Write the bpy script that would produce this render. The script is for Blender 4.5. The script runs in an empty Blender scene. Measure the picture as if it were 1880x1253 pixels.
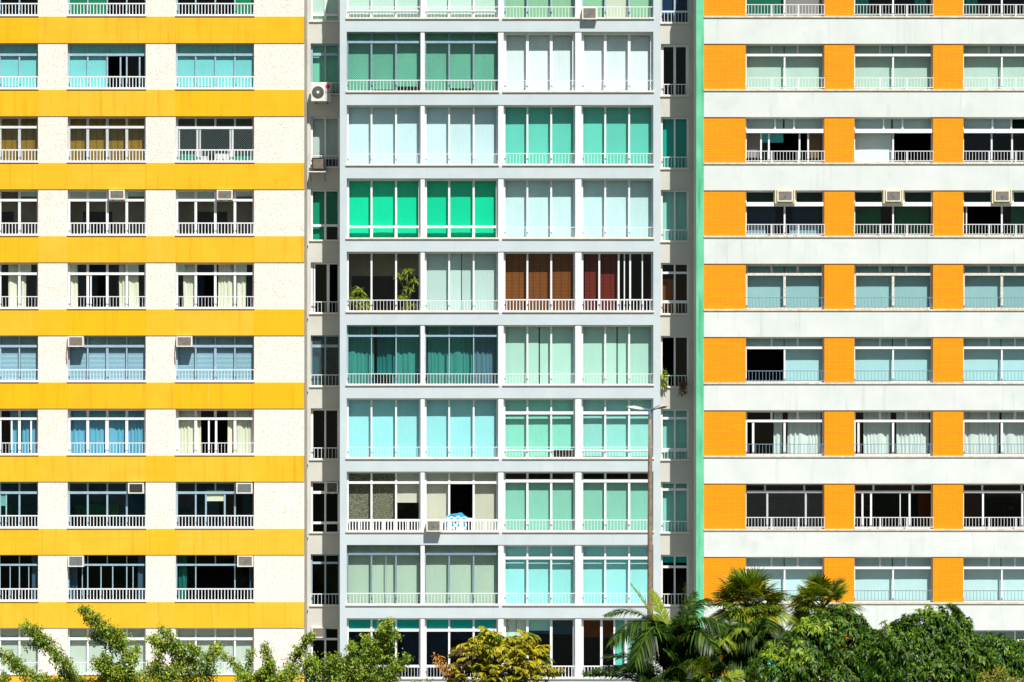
import bpy, math, random
import numpy as np
from mathutils import Vector

random.seed(7)
rng = np.random.default_rng(11)
scene = bpy.context.scene
C = scene.collection

# ------------------------------------------------------------------ camera, sky, sun
D, S, CX, HY, CAMZ = 160.0, 45.41, 940.0, 820.0, 14.0     # metres to facade, px per metre there, axis, horizon row, eye height
cam_d = bpy.data.cameras.new('camera')
cam = bpy.data.objects.new('camera', cam_d); C.objects.link(cam)
cam.location = (0, -D, CAMZ)
cam.rotation_euler = (math.radians(90), 0, 0)
cam_d.sensor_width = 36.0
cam_d.lens = 36.0 * D / (1880.0 / S)
cam_d.shift_y = (HY - 626.5) / 1880.0
cam_d.clip_start = 1.0
cam_d.clip_end = 6000.0
scene.camera = cam

SUNV = Vector((0.36, -1.0, 1.42)).normalized()            # towards the sun
elev = math.asin(SUNV.z); azim = math.atan2(SUNV.x, SUNV.y)
world = bpy.data.worlds.new('World'); scene.world = world; world.use_nodes = True
wn = world.node_tree.nodes; wl = world.node_tree.links
bg = wn['Background']
sky = wn.new('ShaderNodeTexSky'); sky.sky_type = 'NISHITA'; sky.sun_disc = False
sky.sun_elevation = elev; sky.sun_rotation = azim
sky.altitude = 10; sky.air_density = 1.0; sky.dust_density = 0.6; sky.ozone_density = 1.5
wl.new(sky.outputs[0], bg.inputs[0]); bg.inputs[1].default_value = 0.052
sun_d = bpy.data.lights.new('sun', 'SUN'); sun_d.energy = 5.0; sun_d.angle = math.radians(0.5); sun_d.color = (1.0, 0.955, 0.89)
sun = bpy.data.objects.new('sun', sun_d); C.objects.link(sun); sun.location = (40, -120, 150)
sun.rotation_euler = SUNV.to_track_quat('Z', 'Y').to_euler()
vs = scene.view_settings
vs.view_transform = 'Standard'; vs.look = 'None'; vs.exposure = 0.29; vs.gamma = 1.0; vs.use_curve_mapping = False
cy = scene.cycles
cy.max_bounces = 6; cy.diffuse_bounces = 3; cy.glossy_bounces = 2; cy.transmission_bounces = 4; cy.transparent_max_bounces = 24
cy.sample_clamp_indirect = 4.0
cy.use_denoising = True
cy.caustics_reflective = False; cy.caustics_refractive = False

def W(px, py, Y=0.0):
    k = (D + Y) / D
    return Vector(((px - CX) / S * k, Y, CAMZ + (HY - py) / S * k))
def X(px, Y=0.0): return W(px, 0, Y).x
def Z(py, Y=0.0): return W(0, py, Y).z

# ------------------------------------------------------------------ materials
def lin(h):
    h = h.lstrip('#'); v = [int(h[i:i+2], 16) / 255 for i in (0, 2, 4)]
    return tuple(((c + 0.055) / 1.055) ** 2.4 if c > 0.04045 else c / 12.92 for c in v) + (1.0,)
class NT:
    def __init__(s, name):
        s.m = bpy.data.materials.new(name); s.m.use_nodes = True
        s.n = s.m.node_tree.nodes; s.l = s.m.node_tree.links
        s.b = s.n['Principled BSDF']; s.out = s.n['Material Output']
    def new(s, t, **kw):
        nd = s.n.new(t)
        for k, v in kw.items(): setattr(nd, k, v)
        return nd
    def link(s, a, b): s.l.new(a, b)
    def pos(s, sx=1, sy=1, sz=1):
        g = s.new('ShaderNodeNewGeometry'); mp = s.new('ShaderNodeMapping'); mp.inputs['Scale'].default_value = (sx, sy, sz)
        s.link(g.outputs['Position'], mp.inputs['Vector']); return mp.outputs[0]
    def noise(s, vec, scale, detail=4, rough=0.55):
        t = s.new('ShaderNodeTexNoise'); t.inputs['Scale'].default_value = scale; t.inputs['Detail'].default_value = detail
        t.inputs['Roughness'].default_value = rough; s.link(vec, t.inputs['Vector']); return t.outputs['Fac']
    def ramp(s, fac, a, b, ca, cb):
        r = s.new('ShaderNodeValToRGB'); e = r.color_ramp.elements
        e[0].position = a; e[1].position = b; e[0].color = ca; e[1].color = cb
        s.link(fac, r.inputs[0]); return r.outputs[0]
    def mix(s, fac, a, b, mode='MIX'):
        m = s.new('ShaderNodeMix', data_type='RGBA', blend_type=mode)
        for sock, v in ((m.inputs[0], fac), (m.inputs[6], a), (m.inputs[7], b)):
            if hasattr(v, 'is_linked') or hasattr(v, 'links'): s.link(v, sock)
            else: sock.default_value = v
        return m.outputs[2]
    def bump(s, h, strength, dist=0.02):
        b = s.new('ShaderNodeBump'); b.inputs['Strength'].default_value = strength; b.inputs['Distance'].default_value = dist
        s.link(h, b.inputs['Height']); s.link(b.outputs[0], s.b.inputs['Normal'])
    def done(s, col, rough=0.7, spec=0.3):
        if hasattr(col, 'links'): s.link(col, s.b.inputs['Base Color'])
        else: s.b.inputs['Base Color'].default_value = col
        s.b.inputs['Roughness'].default_value = rough; s.b.inputs['Specular IOR Level'].default_value = spec
        return s.m
G = lambda v: (v, v, v, 1)

def paint(name, hx, var=0.06, rough=0.6, spec=0.3, scale=6, rnd=0.0):
    t = NT(name); c = lin(hx); n = t.noise(t.pos(), scale)
    dark = tuple(x * (1 - var * 2) for x in c[:3]) + (1,); lite = tuple(min(1, x * (1 + var)) for x in c[:3]) + (1,)
    col = t.ramp(n, 0.3, 0.7, dark, lite)
    if rnd:
        oi = t.new('ShaderNodeObjectInfo')
        col = t.mix(1.0, col, t.ramp(oi.outputs['Random'], 0, 1, G(1 - rnd), G(1)), 'MULTIPLY')
    return t.done(col, rough, spec)

def yellow_paint():
    t = NT('yellow_tile_paint'); oi = t.new('ShaderNodeObjectInfo')
    base = t.ramp(oi.outputs['Random'], 0.0, 1.0, lin('#F5BA06'), lin('#F4BE36'))
    n = t.noise(t.pos(0.5, 0.5, 0.5), 2.2, 6); base = t.mix(t.ramp(n, 0.38, 0.72, G(0), G(0.5)), base, lin('#EDAA08'))
    st = t.noise(t.pos(5.5, 1, 0.28), 1.0, 4); base = t.mix(t.ramp(st, 0.55, 0.73, G(0), G(0.6)), base, lin('#DC9410'))
    st2 = t.noise(t.pos(9.0, 1, 0.16), 1.0, 3); base = t.mix(t.ramp(st2, 0.66, 0.74, G(0), G(0.4)), base, lin('#F6DDA0'))
    w = t.new('ShaderNodeTexWave', bands_direction='Z', wave_profile='SIN'); w.inputs['Scale'].default_value = 3.4; w.inputs['Distortion'].default_value = 0.6
    t.link(t.pos(), w.inputs['Vector'])
    base = t.mix(1.0, base, t.ramp(w.outputs['Fac'], 0, 0.6, G(0.955), G(1)), 'MULTIPLY')
    t.bump(t.noise(t.pos(), 40, 3), 0.12, 0.01)
    return t.done(base, 0.55, 0.3)
def stucco():
    t = NT('pebble_dash_stucco'); v = t.new('ShaderNodeTexVoronoi'); v.inputs['Scale'].default_value = 14
    t.link(t.pos(), v.inputs['Vector'])
    keep = t.noise(t.pos(), 7, 2)
    sp = t.ramp(v.outputs['Distance'], 0.16, 0.30, G(1), G(0))
    fac = t.mix(1.0, sp, t.ramp(keep, 0.28, 0.50, G(0), G(0.8)), 'MULTIPLY')
    base = t.ramp(t.noise(t.pos(), 1.3, 5), 0.3, 0.75, lin('#ECE4D9'), lin('#F3ECE3'))
    col = t.mix(fac, base, lin('#AF8D68'))
    v2 = t.noise(t.pos(), 30, 4)
    col = t.mix(t.ramp(v2, 0.60, 0.72, G(0), G(0.5)), col, lin('#DCC8AE'))
    t.bump(v2, 0.5, 0.03)
    return t.done(col, 0.85, 0.15)
def orange_brick():
    t = NT('orange_glazed_brick'); g = t.new('ShaderNodeNewGeometry'); sx = t.new('ShaderNodeSeparateXYZ'); cx = t.new('ShaderNodeCombineXYZ')
    t.link(g.outputs['Position'], sx.inputs[0]); t.link(sx.outputs['X'], cx.inputs['X']); t.link(sx.outputs['Z'], cx.inputs['Y'])
    b = t.new('ShaderNodeTexBrick'); t.link(cx.outputs[0], b.inputs['Vector']); b.inputs['Scale'].default_value = 1.0
    b.inputs['Brick Width'].default_value = 0.48; b.inputs['Row Height'].default_value = 0.07; b.inputs['Mortar Size'].default_value = 0.008
    b.inputs['Color1'].default_value = lin('#FCA200'); b.inputs['Color2'].default_value = lin('#F69800'); b.inputs['Mortar'].default_value = lin('#DA7604')
    b.inputs['Bias'].default_value = -0.2
    col = t.mix(t.ramp(t.noise(t.pos(0.6, 1, 2.5), 2.0, 5), 0.45, 0.8, G(0), G(0.5)), b.outputs['Color'], lin('#F08E02'))
    t.bump(b.outputs['Fac'], -0.35, 0.01)
    return t.done(col, 0.5, 0.35)
def render_wall(name, a, b_, stain, samount=0.5, sth=0.6):
    t = NT(name)
    base = t.ramp(t.noise(t.pos(0.7, 0.7, 0.7), 1.4, 6), 0.3, 0.7, lin(a), lin(b_))
    base = t.mix(t.ramp(t.noise(t.pos(4, 1, 0.35), 1.2, 5), sth, sth + 0.2, G(0), G(samount)), base, lin(stain))
    base = t.mix(t.ramp(t.noise(t.pos(), 0.9, 6), 0.58, 0.75, G(0), G(samount * 0.6)), base, lin(stain))
    t.bump(t.noise(t.pos(), 25, 4), 0.2, 0.012)
    return t.done(base, 0.75, 0.2)
def glass(name, tint):
    t = NT(name); tr = t.new('ShaderNodeBsdfTransparent'); gl = t.new('ShaderNodeBsdfGlossy'); fr = t.new('ShaderNodeFresnel'); mx = t.new('ShaderNodeMixShader')
    tr.inputs[0].default_value = tuple(x ** 0.5 for x in tint) + (1,); gl.inputs['Roughness'].default_value = 0.015; fr.inputs[0].default_value = 1.33
    g = t.new('ShaderNodeNewGeometry')
    n = t.noise(t.pos(), 1.1, 2); bp = t.new('ShaderNodeBump'); bp.inputs['Strength'].default_value = 0.04; bp.inputs['Distance'].default_value = 0.05
    t.link(n, bp.inputs['Height']); t.link(bp.outputs[0], gl.inputs['Normal'])
    fm = t.new('ShaderNodeMath', operation='MULTIPLY'); iv = t.new('ShaderNodeMath', operation='SUBTRACT'); iv.inputs[0].default_value = 1.0
    t.link(g.outputs['Backfacing'], iv.inputs[1]); t.link(fr.outputs[0], fm.inputs[0]); t.link(iv.outputs[0], fm.inputs[1])
    t.link(fm.outputs[0], mx.inputs[0]); t.link(tr.outputs[0], mx.inputs[1]); t.link(gl.outputs[0], mx.inputs[2]); t.link(mx.outputs[0], t.out.inputs[0])
    return t.m
def fabric(name, hx, kind='plain', dark=None, trans=0.08):
    t = NT(name); c = lin(hx)
    oi = t.new('ShaderNodeObjectInfo')
    base = t.mix(1.0, c, t.ramp(oi.outputs['Random'], 0, 1, G(0.88), G(1)), 'MULTIPLY')
    t.bump(t.noise(t.pos(5, 1, 0.8), 2.0, 4), 0.4, 0.03)
    base = t.mix(t.ramp(t.noise(t.pos(1.6, 1, 0.7), 1.3, 5), 0.42, 0.75, G(0), G(0.45)), base, tuple(x * 0.80 for x in c[:3]) + (1,))
    if kind == 'bamboo':
        w = t.new('ShaderNodeTexWave', bands_direction='Z'); w.inputs['Scale'].default_value = 5.5; w.inputs['Distortion'].default_value = 1.2; w.inputs['Detail'].default_value = 2
        t.link(t.pos(), w.inputs['Vector'])
        base = t.mix(t.ramp(w.outputs['Fac'], 0.2, 0.7, G(0.75), G(0)), base, lin(dark))
        w2 = t.new('ShaderNodeTexWave', bands_direction='X'); w2.inputs['Scale'].default_value = 1.1; t.link(t.pos(), w2.inputs['Vector'])
        base = t.mix(t.ramp(w2.outputs['Fac'], 0.0, 0.12, G(0.6), G(0)), base, lin(dark))
    if kind == 'woven':
        base = t.mix(t.ramp(t.noise(t.pos(1, 1, 1.6), 22, 3, 0.7), 0.42, 0.62, G(0.85), G(0)), base, lin(dark))
    if kind == 'weave':
        w = t.new('ShaderNodeTexWave', bands_direction='Z'); w.inputs['Scale'].default_value = 4.0; w.inputs['Distortion'].default_value = 1.0
        t.link(t.pos(), w.inputs['Vector']); base = t.mix(t.ramp(w.outputs['Fac'], 0, 0.5, G(0.3), G(0)), base, lin(dark))
    if kind == 'check':
        ch = t.new('ShaderNodeTexChecker'); ch.inputs['Scale'].default_value = 8.0; t.link(t.pos(1, 0.0, 1), ch.inputs['Vector'])
        base = t.mix(ch.outputs['Fac'], base, lin(dark))
    t.done(base, 0.85, 0.1)
    tl = t.new('ShaderNodeBsdfTranslucent'); mx = t.new('ShaderNodeMixShader'); mx.inputs[0].default_value = trans
    t.link(base, tl.inputs[0]); t.link(t.b.outputs[0], mx.inputs[1]); t.link(tl.outputs[0], mx.inputs[2]); t.link(mx.outputs[0], t.out.inputs[0])
    return t.m
def leaf(name, cols, rough=0.45, trans=0.3, spec=0.4):
    t = NT(name); g = t.new('ShaderNodeNewGeometry'); r = t.new('ShaderNodeValToRGB'); e = r.color_ramp.elements
    e[0].color = lin(cols[0]); e[0].position = 0.0; e[1].color = lin(cols[-1]); e[1].position = 1.0
    for i, c in enumerate(cols[1:-1]):
        x = e.new((i + 1) / (len(cols) - 1)); x.color = lin(c)
    t.link(g.outputs['Random Per Island'], r.inputs[0])
    col = t.mix(t.ramp(t.noise(t.pos(), 1.6, 3), 0.35, 0.7, G(0), G(0.45)), r.outputs[0], lin(cols[0]))
    t.done(col, rough, spec)
    tl = t.new('ShaderNodeBsdfTranslucent'); mx = t.new('ShaderNodeMixShader'); mx.inputs[0].default_value = trans
    t.link(t.mix(1.0, col, (0.9, 1.0, 0.35, 1), 'MULTIPLY'), tl.inputs[0]); t.link(t.b.outputs[0], mx.inputs[1]); t.link(tl.outputs[0], mx.inputs[2]); t.link(mx.outputs[0], t.out.inputs[0])
    return t.m

M = {
 'yellow': yellow_paint(), 'stucco': stucco(), 'brick': orange_brick(),
 'grey': render_wall('pale_grey_render', '#BFCCD0', '#C9D5D8', '#AFBDC2', 0.55),
 'beige': render_wall('beige_grey_render', '#C3C2BA', '#CFCDC4', '#A8A59C', 0.5, 0.66),
 'band': render_wall('white_render_band', '#D2DAD7', '#DEE4E1', '#B2BDB9', 0.5, 0.58),
 'green_wall': render_wall('green_render', '#5FC092', '#7ED3AA', '#43A478', 0.8, 0.5),
 'side': render_wall('side_render', '#CFCFC8', '#D8D8D0', '#BDBBB0', 0.4),
 'white': paint('white_frame_paint', '#EDF1F3', 0.03, 0.4, 0.4), 'post': paint('white_post_paint', '#EEF1F2', 0.03, 0.5),
 'steel': paint('blue_grey_frame', '#9DBACB', 0.06, 0.35, 0.5), 'dsteel': paint('slate_frame', '#7E97A8', 0.06, 0.35, 0.5),
 'oldwhite': paint('weathered_white_frame', '#E3DCD0', 0.16, 0.6, 0.3, 14), 'cream': paint('cream_painted_beam', '#F0DFAE', 0.05),
 'sill': paint('stone_sill', '#E4DED2', 0.08, 0.7, 0.2, 9), 'ledge': paint('stained_ledge', '#E2D6C2', 0.14, 0.7, 0.2, 5),
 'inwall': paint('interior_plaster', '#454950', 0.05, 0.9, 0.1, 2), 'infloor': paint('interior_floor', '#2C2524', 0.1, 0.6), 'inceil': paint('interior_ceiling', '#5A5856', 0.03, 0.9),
 'taupe': paint('taupe_inner_wall', '#B29C8C', 0.06, 0.9, 0.1, 2), 'brownw': paint('brown_inner_wall', '#8A4A34', 0.08, 0.9, 0.1, 2), 'navyw': paint('slate_inner_wall', '#4C6E86', 0.08, 0.9, 0.1, 2), 'roomshade': paint('painted_room_shade', '#0E1418', 0.05, 0.7),
 'darkwood': paint('dark_furniture', '#2A211D', 0.1),
 'clear': glass('clear_glass', (0.92, 0.99, 0.985)), 'aqua': glass('aqua_glass', (0.88, 0.985, 0.99)), 'greeng': glass('green_glass', (0.80, 0.97, 0.91)),
 'smoke': glass('smoked_glass', (0.36, 0.50, 0.60)), 'tealg': glass('teal_glass', (0.48, 0.80, 0.78)), 'blueg': glass('blue_glass', (0.74, 0.90, 0.97)),
 'net': paint('safety_net', '#3A4648', 0.05, 0.8), 'netw': paint('pale_safety_net', '#7E9494', 0.05, 0.8),
 'acw': paint('white_metal_casing', '#E8E8E2', 0.06, 0.4, 0.4), 'acg': paint('grey_brown_grille', '#9B8F82', 0.12, 0.6), 'acd': paint('dark_vent', '#3B3531', 0.1),
 'acb': paint('teal_badge', '#2C8FA0', 0.02), 'red': paint('red_mark', '#C8305A', 0.02), 'ink': paint('grey_lettering', '#555A60', 0.02),
 'fan': paint('fan_guard_grey', '#868B8A', 0.08), 'rust': paint('rusty_bracket', '#8C6238', 0.2, 0.8, 0.2, 20),
 'pole': paint('weathered_pole', '#94806E', 0.16, 0.7, 0.2, 9), 'pole_top': paint('blue_grey_bracket', '#6E8496', 0.1, 0.5), 'lamp': paint('lamp_housing', '#C9C9C4', 0.06, 0.4), 'lens': paint('lamp_lens', '#8A7A58', 0.05, 0.3),
 'bark': paint('bark', '#5A4A38', 0.2, 0.9, 0.1, 8), 'twig': paint('pale_twig', '#7C6A48', 0.2, 0.9, 0.1, 12), 'palmbark': paint('palm_trunk', '#6E6350', 0.2, 0.9, 0.1, 10),
 'pot': paint('clay_pot', '#8A4E2E', 0.1), 'table': paint('white_plastic', '#D9DEDC', 0.03),
 'asphalt': paint('asphalt', '#3E3F40', 0.12, 0.9, 0.2, 3), 'paving': paint('paving_stone', '#8F8B84', 0.1, 0.85, 0.2, 1.5), 'soil': paint('lawn_soil', '#4C5530', 0.2, 0.95, 0.1, 1),
 'mark': paint('road_paint', '#D8D8D2', 0.06),
}
FAB = {}
def F(hx, kind='plain', dark=None, trans=0.08):
    k = (hx, kind, dark)
    if k not in FAB: FAB[k] = fabric('fabric_' + hx.strip('#').lower() + '_' + kind, hx, kind, dark, trans)
    return FAB[k]

# ------------------------------------------------------------------ mesh helpers
WL = {}
def put(name, mesh, mat, parent=None, loc=(0, 0, 0), rot=None):
    o = bpy.data.objects.new(name, mesh); C.objects.link(o)
    if not mesh.materials: mesh.materials.append(None)
    o.material_slots[0].link = 'OBJECT'; o.material_slots[0].material = mat
    loc = Vector(loc); WL[o] = loc
    if parent: o.parent = parent; o.location = loc - WL[parent]
    else: o.location = loc
    if rot: o.rotation_euler = rot
    return o
def empty(name, loc, parent=None):
    o = bpy.data.objects.new(name, None); C.objects.link(o); o.empty_display_size = 0.2
    loc = Vector(loc); WL[o] = loc
    if parent: o.parent = parent; o.location = loc - WL[parent]
    else: o.location = loc
    return o
def tag(o, label, cat=None, group=None, kind=None):
    if label: o['label'] = label
    if cat: o['category'] = cat
    if group: o['group'] = group
    if kind: o['kind'] = kind
    return o
class MB:
    def __init__(s): s.v = []; s.f = []
    def box(s, x0, x1, y0, y1, z0, z1):
        b = len(s.v)
        s.v += [(x0,y0,z0),(x1,y0,z0),(x1,y1,z0),(x0,y1,z0),(x0,y0,z1),(x1,y0,z1),(x1,y1,z1),(x0,y1,z1)]
        s.f += [(b,b+3,b+2,b+1),(b+4,b+5,b+6,b+7),(b,b+1,b+5,b+4),(b+1,b+2,b+6,b+5),(b+2,b+3,b+7,b+6),(b+3,b,b+4,b+7)]
        return s
    def quad(s, a, b, c, d):
        i = len(s.v); s.v += [tuple(a), tuple(b), tuple(c), tuple(d)]; s.f.append((i, i+1, i+2, i+3)); return s
    def tube(s, pts, rad, n=8, cap=True):
        pts = [Vector(p) for p in pts]; rings = []
        for i, p in enumerate(pts):
            t = (pts[min(i+1, len(pts)-1)] - pts[max(i-1, 0)]).normalized()
            a = t.orthogonal().normalized() if i == 0 else (a - t * a.dot(t)).normalized()
            b = t.cross(a); r = rad[i] if hasattr(rad, '__len__') else rad
            base = len(s.v); rings.append(base)
            for k in range(n):
                an = 2 * math.pi * k / n; s.v.append(tuple(p + (a * math.cos(an) + b * math.sin(an)) * r))
        for r0, r1 in zip(rings, rings[1:]):
            for k in range(n): s.f.append((r0+k, r0+(k+1)%n, r1+(k+1)%n, r1+k))
        if cap: s.f.append(tuple(rings[0]+k for k in reversed(range(n)))); s.f.append(tuple(rings[-1]+k for k in range(n)))
        return s
    def mesh(s, name, smooth=False):
        m = bpy.data.meshes.new(name); m.from_pydata(s.v, [], s.f); m.update()
        if smooth: m.polygons.foreach_set('use_smooth', [True] * len(m.polygons))
        return m
CACHE = {}
def cached(key, fn):
    if key not in CACHE: CACHE[key] = fn()
    return CACHE[key]
def boxmesh(w, d, h):
    """w wide (centred), d deep (0..d), h tall (0..h)"""
    return cached(('box', round(w,4), round(d,4), round(h,4)), lambda: MB().box(-w/2, w/2, 0, d, 0, h).mesh('box_piece'))
def bevelbox(w, d, h, bv=0.012):
    def mk():
        import bmesh
        bm = bmesh.new(); bmesh.ops.create_cube(bm, size=1)
        for v in bm.verts: v.co = (v.co.x * w, (v.co.y + .5) * d, (v.co.z + .5) * h)
        bmesh.ops.bevel(bm, geom=bm.edges[:], offset=bv, segments=1, affect='EDGES')
        m = bpy.data.meshes.new('bevel_piece'); bm.to_mesh(m); bm.free(); return m
    return cached(('bev', round(w,4), round(d,4), round(h,4), bv), mk)
def wbox(name, mat, parent, x0, x1, y0, y1, z0, z1, bev=0):
    f = bevelbox(x1-x0, y1-y0, z1-z0, bev) if bev else boxmesh(x1-x0, y1-y0, z1-z0)
    return put(name, f, mat, parent, ((x0+x1)/2, y0, z0))

# ------------------------------------------------------------------ ground
def structure(name, mat, mb):
    o = put(name, mb.mesh(name), mat); o['kind'] = 'structure'; return o
structure('ground', M['soil'], MB().quad((-900,-900,-0.02),(900,-900,-0.02),(900,900,-0.02),(-900,900,-0.02)))
structure('pavement', M['paving'], MB().box(-120, 120, -22, 12, -0.01, 0.12))
structure('road', M['asphalt'], MB().quad((-400,-46,0.0),(400,-46,0.0),(400,-24,0.0),(-400,-24,0.0)))
lm = MB()
for i in range(-14, 15): lm.quad((i*6,-35.1,0.004),(i*6+3,-35.1,0.004),(i*6+3,-34.9,0.004),(i*6,-34.9,0.004))
structure('road_marking', M['mark'], lm)

# ------------------------------------------------------------------ window builder
def frame_mesh(w, h, sp, s):
    """outer frame + transom + mullions, local: x centred, z 0..h, y 0..0.06"""
    m = MB(); fw = sp['fw'] / s; mw = sp['mw'] / s; tr = sp['tr']
    m.box(-w/2, w/2, 0, .07, h-fw, h); m.box(-w/2, w/2, 0, .07, 0, fw)
    m.box(-w/2, -w/2+fw, 0, .068, fw, h-fw); m.box(w/2-fw, w/2, 0, .068, fw, h-fw)
    zt = h - fw
    if tr:
        zt = h - tr / s; tw = sp.get('tw', 4.5) / s
        m.box(-w/2+fw, w/2-fw, -.02, .066, zt - tw, zt)
        for u in sp['top']: m.box(-w/2+u*w-mw/2, -w/2+u*w+mw/2, .006, .06, zt, h-fw)
        zt -= tw
    zl = fw
    if sp.get('low'):
        zl = sp['low'] / s; m.box(-w/2+fw, w/2-fw, -.008, .064, zl - 4.5/s, zl)
        for u in sp['bot']: m.box(-w/2+u*w-mw*.7, -w/2+u*w+mw*.7, .004, .06, fw, zl - 4.5/s)
    for u in sp['bot']:
        m.box(-w/2+u*w-mw/2, -w/2+u*w+mw/2, .004, .06, zl, zt)
    for e in sp.get('xs', ()):
        u, ww = (e if isinstance(e, tuple) else (e, mw * s)); m.box(-w/2+u*w-ww/s/2, -w/2+u*w+ww/s/2, .012, .058, zl, zt)
    if sp.get('head'):     # deep painted beam under the transom
        zz = h - sp['head'][0]/s; m.box(-w/2+fw*.5, w/2-fw*.5, -.17, .05, zz - sp['head'][1]/s, zz)
    return m.mesh('window_frame')
def rail_mesh(w, style, s):
    m = MB()
    if style == 'bold':  top, th, bw, gap, post = 25, 2.2, 1.35, 5.9, 0
    elif style == 'med': top, th, bw, gap, post = 24, 1.5, .7, 5.9, 0
    elif style == 'thin': top, th, bw, gap, post = 23, 1.2, .62, 5.6, 0
    elif style == 'post': top, th, bw, gap, post = 25, 4.5, 2.1, 5.4, 4
    elif style == 'rpost': top, th, bw, gap, post = 22, 1.3, .7, 5.8, 1.9
    elif style == 'dark': top, th, bw, gap, post = 22, 1.2, .7, 6.2, 0
    t = top / s; d = .025
    m.box(-w/2, w/2, -.006, d+.006, t - th/s, t)
    m.box(-w/2, w/2, 0, d, 3.0/s, 4.2/s)
    n = max(3, int(w * s / gap))
    for i in range(n + 1):
        x = -w/2 + w * i / n; b = bw/s/2; x = min(max(x, -w/2 + b), w/2 - b)
        m.box(x-b, x+b, .004, d-.004, 4.2/s, t - th/s)
    if post:
        k = 6 if style == 'post' else 3
        for i in range(1, k):
            x = -w/2 + w*i/k; b = post/s/2; m.box(x-b, x+b, -.003, d+.003, 0, t - th/s)
    return m.mesh('railing')
def net_mesh(w, h, pitch=.085, t=.0055):
    m = MB(); z = 0.0
    n = int((w + h) / pitch)
    for sgn in (1, -1):
        for i in range(n):
            c = i * pitch                                  # line x + z = c  (or mirrored)
            x0 = max(0, c - h); z0 = c - x0; x1 = min(w, c); z1 = c - x1
            if x1 - x0 < .02: continue
            a = [(x0, z0), (x1, z1)]
            if sgn < 0: a = [(w - p[0], p[1]) for p in a]
            dx, dz = a[1][0]-a[0][0], a[1][1]-a[0][1]; L = math.hypot(dx, dz); px, pz = -dz/L*t/2, dx/L*t/2
            y = 0.0 if sgn > 0 else .004
            m.quad((a[0][0]+px-w/2, y, a[0][1]+pz), (a[1][0]+px-w/2, y, a[1][1]+pz), (a[1][0]-px-w/2, y, a[1][1]-pz), (a[0][0]-px-w/2, y, a[0][1]-pz))
    return m.mesh('netting')
def blind_mesh(w, h):
    m = MB(); n = 5; r = 0.012
    for i in range(n):                                     # slight belly in the cloth
        x0, x1 = -w/2 + w*i/n, -w/2 + w*(i+1)/n
        y0, y1 = (-math.sin(math.pi*k/n)*r for k in (i, i+1))
        m.quad((x0,y0,0),(x1,y1,0),(x1,0,h),(x0,0,h))
    m.box(-w/2, w/2, -.016, .012, -.025, .0)
    return m.mesh('blind')
def slat_mesh(w, h):
    m = MB(); p = .052; n = int(h / p)
    for i in range(n):
        z = i * p; j = random.uniform(-.006, .006)
        m.quad((-w/2, -.012, z), (w/2, -.012, z + j*.3), (w/2, .016, z + .046), (-w/2, .016, z + .046))
    m.box(-w/2, w/2, -.02, .02, h - .03, h)
    return m.mesh('venetian')
def curtain_mesh(w, h, seed):
    r = random.Random(seed); v = []; f = []; xs = [0.0]; folds = []
    while xs[-1] < w: xs.append(xs[-1] + r.uniform(.010, .030))
    xs[-1] = w; n = len(xs) - 1
    ph = [r.uniform(0, 6) for _ in range(6)]; top_y = 0.0
    for j, zz in enumerate((0, .3, .7, 1)):
        for i, x in enumerate(xs):
            a = (.05, .045, .035, .025)[j] * (.55 + .45 * math.sin(3.1 * x + ph[0]) ** 2)
            y = a * math.sin(31 * x + 2.6 * math.sin(4.3 * x + ph[1]) + 1.7 * math.sin(9.1 * x + ph[2]) + j * .22) + .02 * math.sin(5.7 * x + ph[3] + j * .4) + .007 * math.sin(83 * x + ph[4])
            v.append((x - w/2 + (.02 * math.sin(3*x+ph[5]) * (1 - zz)), y, h * zz + (.015*math.sin(6*x+ph[3]) if j == 0 else 0)))
    for j in range(3):
        for i in range(n): a = j*(n+1)+i; f.append((a, a+1, a+n+2, a+n+1))
    m = bpy.data.meshes.new('curtain'); m.from_pydata(v, [], f); m.update(); m.polygons.foreach_set('use_smooth', [True]*len(m.polygons)); return m

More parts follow.
